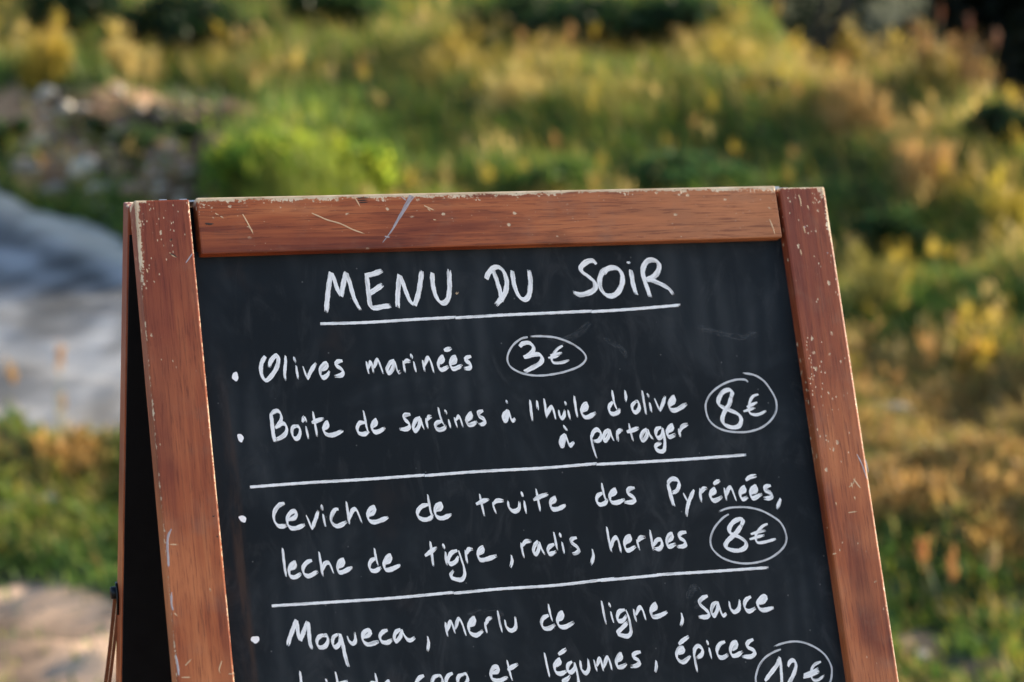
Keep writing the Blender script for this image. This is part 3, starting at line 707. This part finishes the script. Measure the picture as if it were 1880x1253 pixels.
GOLD = [(90, 880, 160, 60, .55), (40, 980, 100, 40, .5), (830, 120, 110, 45, 1.1), (420, 155, 130, 26, 1.0), (1550, 90, 55, 75, 1.4), (1620, 130, 60, 45, 1.2), (1330, 110, 70, 40, .8), (1700, 150, 80, 60, 1.1), (1480, 190, 150, 50, .9), (1860, 420, 60, 80, 1.2),
        (1780, 330, 90, 70, .8), (960, 170, 70, 40, .9), (1150, 215, 140, 40, .8), (1600, 520, 60, 70, .7), (1800, 640, 50, 50, 1.0), (70, 95, 60, 50, 1.2), (1700, 830, 160, 40, .8), (340, 150, 120, 30, .7)]
RUST = [(60, 850, 150, 30, .9), (170, 900, 60, 30, .6), (1580, 220, 80, 70, 1.1), (1640, 910, 130, 40, 1.3), (1830, 1000, 80, 40, 1.1), (1700, 715, 130, 40, 1.1), (1850, 745, 70, 30, 1.1), (1690, 320, 60, 60, .8), (1560, 170, 50, 50, .8), (140, 835, 90, 22, 1.1), (1800, 960, 140, 40, .9), (1000, 130, 60, 40, .6)]

def cover(x, y):
    P2 = project(np.stack([x, y, height(x, y)], 1))
    n = fbm(x * 1.5 + 3, y * 1.1, 4) - .5
    return P2, patch(P2, DIRT) + n * 1.0, patch(P2, BANK) + n * .5, P2

def ground_tint(x, y):
    P2, dirt, bank, _ = cover(x, y)
    n = fbm(x * 5, y * 5, 3)[:, None]
    veg = np.array([.055, .062, .026]) * (.6 + .8 * n)
    earth = np.array([.25, .150, .088]) * (.15 + 1.6 * sstep(.2, .8, n))
    sand = np.array([.33, .225, .155]) * (.35 + 1.25 * sstep(.25, .75, n))
    a = sstep(.40, .65, bank)[:, None]; b = sstep(.42, .62, dirt)[:, None]
    c = veg * (1 - a) + earth * a
    near = sstep(5.6, 4.8, y)[:, None]
    b = np.maximum(b, near)
    return c * (1 - b) + sand * b
xs = np.concatenate([np.linspace(-60, -5, 26)[:-1], np.linspace(-5, 6, 221), np.linspace(6, 60, 26)[1:]])
ys = np.concatenate([np.linspace(-30, 4, 36)[:-1], np.linspace(4, 19, 301), np.linspace(19, 90, 60)[1:]])
gx, gy = np.meshgrid(xs, ys); gx = gx.ravel(); gy = gy.ravel()
gz = height(gx, gy)
nx = len(xs)
rr, cc = np.meshgrid(np.arange(len(ys) - 1), np.arange(nx - 1), indexing='ij')
i0 = (rr * nx + cc).ravel()
F = np.stack([i0, i0 + 1, i0 + nx + 1, i0 + nx], 1)
g = link('ground', np_mesh('ground', np.stack([gx, gy, gz], 1), F, ground_tint(gx, gy)), None, [M_ground], True)
tag(g, kind='structure')
# the track: a sheet just above the ground
xs = np.linspace(-9, .8, 330); ys = np.linspace(7.0, 20.5, 380)
gx, gy = np.meshgrid(xs, ys); gx = gx.ravel(); gy = gy.ravel(); nx = len(xs)
rm = road_mask(gx, gy)
rr, cc = np.meshgrid(np.arange(len(ys) - 1), np.arange(nx - 1), indexing='ij')
i0 = (rr * nx + cc).ravel(); F = np.stack([i0, i0 + 1, i0 + nx + 1, i0 + nx], 1)
F = F[(rm[F] > .5).all(1)]
used, inv = np.unique(F, return_inverse=True); F = inv.reshape(F.shape)
gx, gy = gx[used], gy[used]
n1 = fbm(gx * 2.2, gy * 1.3 + 4, 4); n2 = fbm(gx * 8, gy * 8, 2)
n3 = fbm(gx * 5.2 + 1, gy * 3.2, 3)
t = ((.45 + 1.0 * sstep(.25, .75, n1)) * (.45 + 1.1 * sstep(.25, .72, n3)) * (1 - .30 * sstep(8.9, 10.0, gy)))[:, None] * (.8 + .4 * n2)[:, None] * np.array([.235, .245, .262])  # bluish tint and darker upper end put shade into the gravel colour
edge = np.exp(-((ROAD_UP[0] + ROAD_UP[1] * gx - gy - .22) / .22) ** 2)[:, None]     # pale stony verge of the track
t = t * (1 - .95 * edge) + np.array([.46, .41, .34]) * .95 * edge * (.6 + .8 * n2[:, None])
low = sstep(10.4, 7.2, gy)[:, None] * .75
t = t * (1 - low) + np.array([.150, .136, .120]) * (.6 + .8 * n3[:, None]) * low
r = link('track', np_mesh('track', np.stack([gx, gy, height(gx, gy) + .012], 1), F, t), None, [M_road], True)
tag(r, kind='structure')

# ------------------------------------------------------------------ grass
def blades(base, h, az, lean, w, col, tipcol=None):
    n = len(base)
    lx, ly = np.cos(az) * lean, np.sin(az) * lean
    fa = rng.random(n) * math.pi
    wx, wy = np.cos(fa) * w / 2, np.sin(fa) * w / 2
    V = np.empty((n, 7, 3), np.float32); C = np.empty((n, 7, 3), np.float32)
    tip = col if tipcol is None else tipcol
    j = 0
    for t, k in ((0, 1), (.42, .85), (.76, .55), (1, 0)):
        p = base + np.stack([lx * h * t * t, ly * h * t * t, h * (t - .25 * np.minimum(lean, 1.2) * t * t)], 1)
        c = col * (1 - t) + tip * t
        if k > 0:
            o = np.stack([wx * k, wy * k, np.zeros(n)], 1)
            V[:, j] = p - o; V[:, j + 1] = p + o; C[:, j] = c; C[:, j + 1] = c; j += 2
        else:
            V[:, j] = p; C[:, j] = c
    T = np.array([(0, 1, 3), (0, 3, 2), (2, 3, 5), (2, 5, 4), (4, 5, 6)])
    F = (np.arange(n)[:, None, None] * 7 + T[None]).reshape(-1, 3)
    return V.reshape(-1, 3), F, C.reshape(-1, 3)
def join(parts):
    V, F, C, o = [], [], [], 0
    for v, f, c in parts:
        V.append(v); F.append(f + o); C.append(c); o += len(v)
    return np.concatenate(V), np.concatenate(F), np.concatenate(C)
PAL = {'green': (.125, .210, .034), 'blue': (.085, .160, .050), 'dark': (.030, .068, .022), 'lime': (.245, .285, .032),
       'gold': (.430, .315, .050), 'rust': (.450, .245, .080), 'straw': (.500, .360, .130)}
N = 430000
y = 4.9 + 15.5 * rng.random(N) ** 1.15
x = (rng.random(N) * 2 - 1) * (.265 * y + 1.8)
P2, dirt, bank, _ = cover(x, y)
keep = (rng.random(N) > sstep(.30, .62, dirt) * .97) & (rng.random(N) > sstep(.35, .6, bank) * .93) & (rng.random(N) > road_mask(x, y) * 1.02) & (rng.random(N) < sstep(4.9, 5.8, y))
x, y, P2 = x[keep], y[keep], P2[keep]
n1 = fbm(x * 1.3 + 7, y * 1.0 + 1, 4); n2 = fbm(x * 2.9, y * 2.1 + 8, 3)
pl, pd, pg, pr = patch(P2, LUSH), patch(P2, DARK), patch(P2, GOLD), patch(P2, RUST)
painted_sun = sstep(.48, .60, n1)  # noise patches where sunlit yellow ridges are painted into the blade mix
rg = sstep(1480, 1600, P2[:, 0]) * sstep(620, 720, P2[:, 1])
band = fbm(x * .9 + 3, y * 2.4, 3)
W = np.stack([.75 + pl, .40 + .8 * pl * (n2 > .5), .30 + 3.0 * pd + .5 * (n1 < .42), .35 + .9 * pl * (n2 > .5) + .5 * painted_sun,
              .05 + 1.1 * pg + .18 * painted_sun, .015 + 1.3 * pr + .10 * sstep(.58, .7, n2) + 3.4 * rg * sstep(.42, .60, band), .07 + 1.6 * rg * sstep(.40, .60, band) + .7 * pg + .5 * pr + .16 * painted_sun], 1) ** 1.15
W /= W.sum(1, keepdims=True)
kind = (W.cumsum(1) < rng.random(len(x))[:, None]).sum(1).clip(0, 6)
pal = np.array([PAL[k] for k in ('green', 'blue', 'dark', 'lime', 'gold', 'rust', 'straw')])
hh = np.array([.12, .11, .09, .11, .19, .15, .20])[kind] * (.55 + .9 * rng.random(len(x))) * (.7 + .6 * n2)
hh *= .42 + .58 * sstep(7.5, 11.5, y)
col = pal[kind] * (.65 + .7 * rng.random(len(x)))[:, None]
tip = col * np.where(kind[:, None] >= 4, 1.2, 1.05)
foot = np.where(kind[:, None] >= 4, np.array([.075, .110, .026]) * (.6 + .7 * rng.random((len(x), 1))), col)
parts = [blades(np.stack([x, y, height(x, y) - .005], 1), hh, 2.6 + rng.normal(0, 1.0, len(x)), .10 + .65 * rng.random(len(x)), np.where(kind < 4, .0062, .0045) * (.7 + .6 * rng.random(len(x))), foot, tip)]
# seed heads on some of the dry stalks
sel = np.nonzero((kind >= 4) & (y > 8) & (rng.random(len(x)) < .035))[0]
k = 7
b = np.repeat(np.stack([x[sel], y[sel], height(x[sel], y[sel]) + hh[sel] * .9], 1), k, 0)
b[:, :2] += rng.normal(0, .012, (len(b), 2)); b[:, 2] += rng.normal(0, .02, len(b))
cs = np.repeat(col[sel] * 1.15, k, 0)
parts.append(blades(b, .045 + .03 * rng.random(len(b)), rng.random(len(b)) * 6.28, .4 + .8 * rng.random(len(b)), np.full(len(b), .008), cs))
# low ground leaves fill the gaps between the blades
M = 120000
y2 = 4.9 + 15.5 * rng.random(M) ** 1.15; x2 = (rng.random(M) * 2 - 1) * (.265 * y2 + 1.8)
P3, d3, b3, _ = cover(x2, y2)
kp = (rng.random(M) > sstep(.20, .45, d3) * 1.01) & (rng.random(M) > sstep(.35, .6, b3) * .9) & (rng.random(M) > road_mask(x2, y2) * 1.02) & (rng.random(M) < sstep(4.9, 5.8, y2))
x2, y2, P3 = x2[kp], y2[kp], P3[kp]
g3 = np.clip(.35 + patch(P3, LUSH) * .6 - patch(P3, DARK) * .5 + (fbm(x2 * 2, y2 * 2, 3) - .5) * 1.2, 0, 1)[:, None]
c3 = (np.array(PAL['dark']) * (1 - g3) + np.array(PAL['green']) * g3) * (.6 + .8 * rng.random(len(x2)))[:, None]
rb = (sstep(1480, 1600, P3[:, 0]) * sstep(620, 720, P3[:, 1]) * sstep(.40, .58, fbm(x2 * .9 + 3, y2 * 2.4, 3)) + patch(P3, RUST) * .7).clip(0, 1)[:, None] * .8
gb = (patch(P3, GOLD) * .8).clip(0, .8)[:, None]
c3 = c3 * (1 - gb) + np.array([.20, .18, .04]) * gb
c3 = c3 * (1 - rb) + np.array([.34, .19, .075]) * rb * (.6 + .8 * rng.random((len(x2), 1)))
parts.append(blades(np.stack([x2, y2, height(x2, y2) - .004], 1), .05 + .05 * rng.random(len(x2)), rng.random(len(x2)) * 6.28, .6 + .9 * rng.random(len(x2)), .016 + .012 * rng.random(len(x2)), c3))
gr = link('grass', np_mesh('grass', *join(parts)), None, [M_dry])
tag(gr, kind='stuff')

# ------------------------------------------------------------------ single plants that stand out of the grass
def px_size(p, n): return n * np.dot(p - CAM, FWD) / FOC
def tussock(px, py, wpx, hpx, n, colour, label, lean=.45, plume=0, name='grass_tussock', cat='grass tuft', tipk=1.2, bias=None):
    n = int(n * .85); plume = int(plume * .6)
    p = at(px, py); r = px_size(p, wpx) / 2; h = px_size(p, hpx)
    a = rng.random(n) * 6.283; q = np.sqrt(rng.random(n)) * r * .72
    bx, by = p[0] + np.cos(a) * q, p[1] + np.sin(a) * q * .7
    base = np.stack([bx, by, height(bx, by) - .01], 1)
    ang = np.where(rng.random(n) < .6, 2.7 + rng.normal(0, .5, n), a + rng.normal(0, .6, n))
    cen = 1 - .45 * (q / max(r * .62, 1e-6)) ** 2
    hgt = h * (.35 + .75 * rng.random(n) ** 1.3) * cen; ln = lean * .75 * (.2 + rng.random(n))
    c = (np.array(colour) * [.95, 1.02, 1.0])[None] * (.7 + .6 * rng.random(n))[:, None]
    ft = np.array([.085, .115, .026])[None] * (.6 + .8 * rng.random(n))[:, None]
    ps = [blades(base, hgt, ang, ln, .0045 + .003 * rng.random(n), ft * .75 + c * .25, c * tipk)]
    if plume:
        s = rng.integers(0, n, plume)
        tp = base[s] + np.stack([np.cos(ang[s]) * ln[s] * hgt[s], np.sin(ang[s]) * ln[s] * hgt[s], hgt[s] * (1 - .25 * np.minimum(ln[s], 1.2))], 1)
        tp = np.repeat(tp, 9, 0); tp += rng.normal(0, .018, tp.shape)
        ps.append(blades(tp, .05 + .03 * rng.random(len(tp)), rng.random(len(tp)) * 6.28, .3 + .7 * rng.random(len(tp)), np.full(len(tp), .010), np.repeat(c[s], 9, 0) * 1.15))
    V, F, C = join(ps)
    o = link(name, np_mesh(name, V - p.astype(np.float32), F, C), None, [M_dry])
    o.location = p
    return tag(o, label, cat)
G, S_, RU, GR, LI = PAL['gold'], PAL['straw'], PAL['rust'], PAL['green'], PAL['lime']
YE = (.47, .29, .035)
tussock(85, 150, 130, 120, 700, YE, 'bright yellow grass clump above the stony bank in the upper left corner', .35)
tussock(228, 150, 60, 105, 120, S_, 'slim straw-coloured grass spray standing over the brown earth bank', .35, 40)
tussock(272, 165, 60, 75, 130, S_, 'short pale grass spray just right of the slim straw spray on the bank', .45, 40)
tussock(300, 100, 90, 110, 220, LI, 'loose yellow-green grass tuft above the bank near the top edge', .35)
tussock(835, 150, 240, 95, 800, (.36, .25, .05), 'wide golden grass clump on the slope above the middle of the board', .5, 60)
tussock(950, 215, 140, 90, 380, S_, 'straw grass clump with a dark hollow under it above the board', .5, 60)
tussock(1340, 135, 130, 85, 350, (.35, .25, .05), 'golden grass clump left of the tall yellow one at top right', .4, 40)
tussock(1555, 135, 110, 150, 800, YE, 'tall bright yellow grass clump rising before the black gap at top right', .35, 20)
tussock(1640, 140, 100, 85, 450, (.45, .29, .06), 'yellow-orange grass clump right of the tallest yellow clump', .4, 40)
tussock(1730, 170, 110, 90, 380, S_, 'pale orange grass clump below the russet plumes at top right', .45, 60)
tussock(1580, 265, 150, 150, 620, (.46, .27, .10), 'broad tan grass clump on the slope above the right corner of the board', .45, 80)
tussock(1700, 360, 120, 110, 350, (.42, .24, .09), 'reddish tan grass clump right of the board corner', .45, 80)
tussock(1860, 440, 120, 120, 500, (.40, .29, .04), 'yellow-green grass clump at the right edge level with the board top', .4, 20)
tussock(1610, 570, 110, 120, 330, (.25, .20, .05), 'olive grass clump close beside the right leg of the board', .4, 20)
tussock(1800, 680, 90, 70, 300, YE, 'small yellow grass clump right of the board on brown ground', .4, 10)
tussock(1655, 940, 230, 38, 300, RU, 'rust-orange dry grass patch beside the right leg of the board', .9, 30)
tussock(1840, 1030, 200, 36, 260, (.38, .22, .07), 'orange dry grass patch at the right edge low in the picture', .9, 24)
tussock(135, 850, 160, 30, 110, RU, 'orange-tipped dry grass along the lower edge of the gravel track', .6, 26)
def stalk(px, py, hpx, dx, head, label):
    p = at(px, py); h = px_size(p, hpx); w = px_size(p, dx)
    n = 5
    base = np.repeat(p[None], n, 0) + rng.normal(0, .006, (n, 3)) * [1, 1, 0]
    az = np.where(np.full(n, w) >= 0, 0.0, math.pi) + rng.normal(0, .25, n)
    c = np.tile(np.array([[.17, .20, .13]]), (n, 1))
    hs = h * np.array([1, .55, .6, .45, .7])
    V1 = blades(base, hs, az, np.full(n, abs(w) / h) * np.array([1, 1.5, .5, 2, .8]), np.full(n, .006), c)
    tp = p + np.array([w, 0, h * (1 - .25 * abs(w) / h)])
    k = 26
    tb = tp[None] + rng.normal(0, 1, (k, 3)) * [.006, .006, .020]
    V2 = blades(tb, np.full(k, .028), rng.random(k) * 6.28, .3 + .5 * rng.random(k), np.full(k, .009), np.tile(np.array([head]), (k, 1)) * (.8 + .4 * rng.random((k, 1))))
    V, F, C = join([V1, V2])
    o = link('wild_grass_stalk', np_mesh('wild_grass_stalk', V - p.astype(np.float32), F, C), None, [M_dry]); o.location = p
    return tag(o, label, 'grass stalk')
tussock(555, 382, 390, 180, 560, (.21, .235, .032), 'loose yellow-green weed patch rising among the two bright bushes above the board', .45, 70, name='weed_clump', cat='weeds')
stalk(1722, 1120, 110, -26, (.46, .20, .07), 'thin grass stalk with an orange head right of the board near the bottom')
stalk(1735, 1110, 70, 14, (.42, .20, .07), 'short leaning stalk with a dull orange head beside the taller orange-headed one')
stalk(1790, 1130, 110, 36, (.34, .25, .12), 'pale leaning grass stalk by the grey stones at lower right')
stalk(112, 800, 140, 4, (.50, .30, .14), 'pale orange flower stalk in front of the gravel track')
stalk(125, 815, 70, -6, (.50, .36, .22), 'low pink-beige flower stalk in front of the gravel track')
stalk(20, 770, 80, 5, (.45, .27, .10), 'faint orange flower stalk at the left edge before the track')
stalk(1725, 180, 150, 6, (.22, .10, .06), 'tall russet seed plume leftmost against the black gap')
stalk(1795, 190, 150, -12, (.20, .09, .06), 'russet seed plume in the middle of the group against the black gap')
stalk(1815, 190, 120, 18, (.21, .10, .06), 'shorter russet seed plume crowding the middle plume at top right')
stalk(1835, 190, 130, 22, (.36, .24, .08), 'yellowish seed plume rightmost against the black gap')

tussock(1795, 195, 50, 140, 60, (.22, .125, .055), 'branching russet grass with open seed heads against the black gap', .4, 60)
tussock(1710, 175, 40, 140, 50, (.24, .13, .055), 'narrow reddish grass spray left of the branching russet grass', .3, 50)

def leaves(centres, radii, n, size, cols):
    """leaf-sized quads spread through clumps"""
    k = len(centres); w = radii[:, 0] * radii[:, 2]; ci = rng.choice(k, n, p=w / w.sum())
    d = rng.normal(0, 1, (n, 3)); d /= np.linalg.norm(d, axis=1)[:, None]
    rad = rng.random(n) ** .5 * (1 + .35 * (rng.random(n) < .15))
    P = centres[ci] + d * radii[ci] * rad[:, None] * (.85 + .3 * rng.random((n, 1)))
    a = rng.normal(0, 1, (n, 3)); a /= np.linalg.norm(a, axis=1)[:, None]
    b = np.cross(a, rng.normal(0, 1, (n, 3))); b /= np.linalg.norm(b, axis=1)[:, None]
    s = size * (.6 + .8 * rng.random((n, 1)))
    V = np.stack([P - a * s, P - b * s * .42 + a * s * .1, P + a * s, P + b * s * .42 + a * s * .1], 1).reshape(-1, 3)
    F = np.arange(n * 4).reshape(n, 4)
    cc_ = np.where(rng.random(n) < .45, rng.integers(0, len(cols), n), rng.integers(0, len(cols), k)[ci])
    c = np.array(cols)[cc_] * (.6 + .8 * rng.random((n, 1)))
    return V, F, np.repeat(c, 4, 0)
def shrub(px, py, wpx, hpx, n, leaf, cols, label, name='shrub', cat='shrub', clumps=14, flat=1.0, p=None, w=None, h=None):
    if p is None:
        p = at(px, py); w = px_size(p, wpx) / 2; h = px_size(p, hpx)
    c = np.zeros((clumps, 3)); r = np.zeros((clumps, 3))
    a = rng.random(clumps) * 6.283; q = np.sqrt(rng.random(clumps))
    c[:, 0] = np.cos(a) * q * w * .78; c[:, 1] = np.sin(a) * q * w * .6 * flat
    c[:, 2] = h * (.22 + .58 * rng.random(clumps) * (1 - .5 * q * q))
    rr = w * (.24 + .18 * rng.random(clumps)) * (14 / clumps) ** .4
    r[:, 0] = rr; r[:, 1] = rr; r[:, 2] = np.minimum(rr * .9, h * .30)
    V, F, C = leaves(c, r, n, leaf, cols)
    z0 = height(p[0] + V[:, 0], p[1] + V[:, 1]) - p[2]
    V[:, 2] = np.maximum(V[:, 2], z0 + .01)
    root = bpy.data.objects.new(name, None); COL.objects.link(root); root.location = p; root.empty_display_size = .1
    tag(root, label, cat)
    link('crown', np_mesh('crown', V, F, C), root, [M_leaf])
    bm = bmesh.new()
    for i in range(clumps):
        e = c[i] * .92
        tube(bm, [(e[0] * .10, e[1] * .10, -.06), (e[0] * .35, e[1] * .35, e[2] * .45), tuple(e)], max(.004, w * .016), 5)
    bm_obj('stem', bm, root, [M_bark], True)
    return root
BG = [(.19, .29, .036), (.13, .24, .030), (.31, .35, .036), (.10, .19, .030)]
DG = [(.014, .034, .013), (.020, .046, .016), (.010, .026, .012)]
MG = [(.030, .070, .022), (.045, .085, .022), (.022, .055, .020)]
shrub(490, 378, 270, 165, 2100, .024, BG, 'bright green leafy bush left of middle just above the board', clumps=34)
shrub(650, 376, 260, 160, 1900, .024, [(.33, .37, .036), (.22, .30, .030), (.13, .22, .030)], 'yellow-green bush right beside the bright green one above the board', clumps=32)
shrub(255, 290, 90, 60, 900, .018, MG, 'small green plant growing in the stony earth bank', clumps=8)
shrub(345, 265, 60, 44, 500, .018, DG, 'small dark weed at the top of the bank close to the bright bush', clumps=6)
shrub(180, 255, 60, 40, 500, .018, DG, 'small dark weed in the middle of the stony bank', clumps=6)
shrub(20, 270, 90, 70, 800, .02, MG, 'dull green plant at the left edge of the stony bank', clumps=8)
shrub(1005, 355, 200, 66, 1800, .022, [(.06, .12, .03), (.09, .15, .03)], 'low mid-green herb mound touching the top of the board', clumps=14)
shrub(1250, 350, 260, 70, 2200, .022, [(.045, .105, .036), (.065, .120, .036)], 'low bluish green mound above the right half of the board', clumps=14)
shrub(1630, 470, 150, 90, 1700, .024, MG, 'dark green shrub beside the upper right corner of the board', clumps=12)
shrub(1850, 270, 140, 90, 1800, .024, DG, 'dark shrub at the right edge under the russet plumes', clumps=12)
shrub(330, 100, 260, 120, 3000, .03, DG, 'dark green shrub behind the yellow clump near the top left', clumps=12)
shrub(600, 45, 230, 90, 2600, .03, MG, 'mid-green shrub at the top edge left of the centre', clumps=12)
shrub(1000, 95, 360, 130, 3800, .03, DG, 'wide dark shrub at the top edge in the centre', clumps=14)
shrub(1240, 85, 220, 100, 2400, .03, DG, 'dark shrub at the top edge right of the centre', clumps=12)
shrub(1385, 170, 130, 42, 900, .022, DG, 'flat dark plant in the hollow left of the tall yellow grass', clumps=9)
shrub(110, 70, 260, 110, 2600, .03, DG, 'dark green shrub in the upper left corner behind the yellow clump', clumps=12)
# dark growth in the shade beyond the drop on the right
zz = lambda x, y: np.array([x, y, _hz(x, y)])
BK = [(.006, .010, .006), (.009, .014, .007)]  # near-black leaves, the thicket's deep shade put into their colour
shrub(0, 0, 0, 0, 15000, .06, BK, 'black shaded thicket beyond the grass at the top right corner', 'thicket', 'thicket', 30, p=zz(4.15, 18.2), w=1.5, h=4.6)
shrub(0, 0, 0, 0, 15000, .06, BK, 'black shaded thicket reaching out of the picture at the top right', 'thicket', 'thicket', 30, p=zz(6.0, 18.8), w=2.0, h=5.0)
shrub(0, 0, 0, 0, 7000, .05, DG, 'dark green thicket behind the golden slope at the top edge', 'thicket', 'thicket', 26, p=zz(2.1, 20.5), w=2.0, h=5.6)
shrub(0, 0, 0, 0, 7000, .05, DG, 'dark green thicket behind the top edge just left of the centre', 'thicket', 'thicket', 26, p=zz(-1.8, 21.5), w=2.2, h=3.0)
def tree(x, y, h, w, label):  # unseen trees added beside the view to throw shade on the thicket
    p = zz(x, y)
    root = bpy.data.objects.new('shade_tree', None); COL.objects.link(root); root.location = p; tag(root, label, 'tree')
    k = 34
    c = np.zeros((k, 3)); a = rng.random(k) * 6.283; q = np.sqrt(rng.random(k))
    c[:, 2] = h * (.22 + .72 * rng.random(k)); s = np.sin(np.clip(c[:, 2] / h, .1, .97) * math.pi) ** .6
    c[:, 0] = np.cos(a) * q * w * s; c[:, 1] = np.sin(a) * q * w * s
    rr = w * (.22 + .16 * rng.random(k)); r = np.stack([rr, rr, rr * .8], 1)
    V, F, C = leaves(c, r, 15000, .09, DG)
    link('crown', np_mesh('crown', V, F, C), root, [M_leaf])
    bm = bmesh.new()
    tube(bm, [(0, 0, -.3), (.03, .02, h * .2), (-.04, .05, h * .5), (.02, 0, h * .85)], w * .06, 10)
    for i in range(0, k, 3):
        e = c[i]; tube(bm, [(0, 0, e[2] * .55), (e[0] * .5, e[1] * .5, e[2] * .8), tuple(e * .95)], w * .02, 6)
    bm_obj('trunk', bm, root, [M_bark], True)
tree(8.5, 22.5, 7.5, 2.6, 'added unseen shade tree beyond the right side of the slope, nearest of two')
tree(12.5, 24.5, 9.0, 3.0, 'tall added unseen shade tree beyond the right side of the slope, farther of two')

# ------------------------------------------------------------------ stones
def stone_mat(name, col): return plain(name, col, .85, nsc=18, var=.35, bump=.6)
MS = [stone_mat('pale_stone', (.36, .32, .27)), stone_mat('grey_stone', (.20, .175, .15)), stone_mat('brown_stone', (.19, .13, .09))]
def stone(px, py, wpx, hpx, m, label, group=None):
    p = at(px, py + hpx * .35); r = px_size(p, wpx) / 2; h = px_size(p, hpx) / 2
    bm = bmesh.new(); bmesh.ops.create_icosphere(bm, subdivisions=3, radius=1)
    sd_ = Vector((px * .13, py * .17, 3.1))
    for v in bm.verts:
        d = 1 + .45 * mnoise.noise(v.co * 1.1 + sd_) + .18 * mnoise.noise(v.co * 2.7 + sd_)
        v.co = Vector((v.co.x * d * r, v.co.y * d * r * .8, v.co.z * d * h * .95))
    o = bm_obj('stone', bm, None, [MS[m]], True)
    o.location = (p[0], p[1], p[2] + h * .35); o.rotation_euler = (0, 0, random.random() * 6)
    return tag(o, label, 'stone', group)
stone(158, 305, 74, 48, 0, 'largest pale stone low on the earth bank just above the track')
stone(88, 168, 40, 26, 0, 'pale stone near the top of the earth bank under the yellow clump')
stone(122, 195, 34, 30, 0, 'rounded pale stone on the bank just below the topmost pale stone')
stone(45, 300, 46, 34, 1, 'grey stone on the bank at the left edge above the track')
stone(75, 255, 40, 28, 1, 'grey stone on the bank above the left end of the track')
stone(100, 345, 60, 30, 1, 'flat grey stone at the foot of the bank beside the track')
stone(225, 235, 46, 26, 2, 'flat brown stone on the bank left of the small green plant')
stone(330, 215, 70, 20, 2, 'long flat brown stone on top of the earth bank')
stone(250, 345, 60, 30, 2, 'brown stone at the foot of the bank close to the board corner')
stone(185, 345, 46, 30, 0, 'pale stone just right of the largest one at the foot of the bank')
stone(340, 300, 40, 34, 2, 'reddish brown stone on the bank left of the bright green bush')
stone(85, 913, 44, 16, 0, 'pale flat stone in the green grass at lower left')
stone(1645, 747, 60, 26, 0, 'white stone on brown ground right of the board')
stone(1835, 730, 34, 24, 1, 'grey stone in the orange grass near the right edge')
stone(1765, 1150, 60, 26, 0, 'pale stone on the bare ground at lower right')
stone(1860, 1110, 60, 28, 1, 'grey stone at the right edge near the bottom')
stone(1690, 1200, 44, 20, 0, 'small pale stone nearest the board foot at lower right')
for i in range(150):
    px, py = rng.uniform(-60, 390), rng.uniform(165, 385)
    if py > 300 + px * .53 or 450 - px * .6 < 0: continue
    stone(px, py, rng.uniform(10, 30), rng.uniform(8, 20), int(rng.integers(0, 3)), 'small stone embedded in the rubble of the earth bank above the track', 'small stones in the earth bank')
for i in range(26):
    px, py = (rng.uniform(-40, 205), rng.uniform(1080, 1250)) if i < 14 else (rng.uniform(1650, 1890), rng.uniform(1110, 1250))
    stone(px, py, rng.uniform(8, 20), rng.uniform(6, 12), int(rng.integers(0, 3)),
          'pebble on the bare sandy ground at lower left' if i < 14 else 'pebble on the bare stony ground at lower right', 'pebbles at lower left' if i < 14 else 'pebbles at lower right')
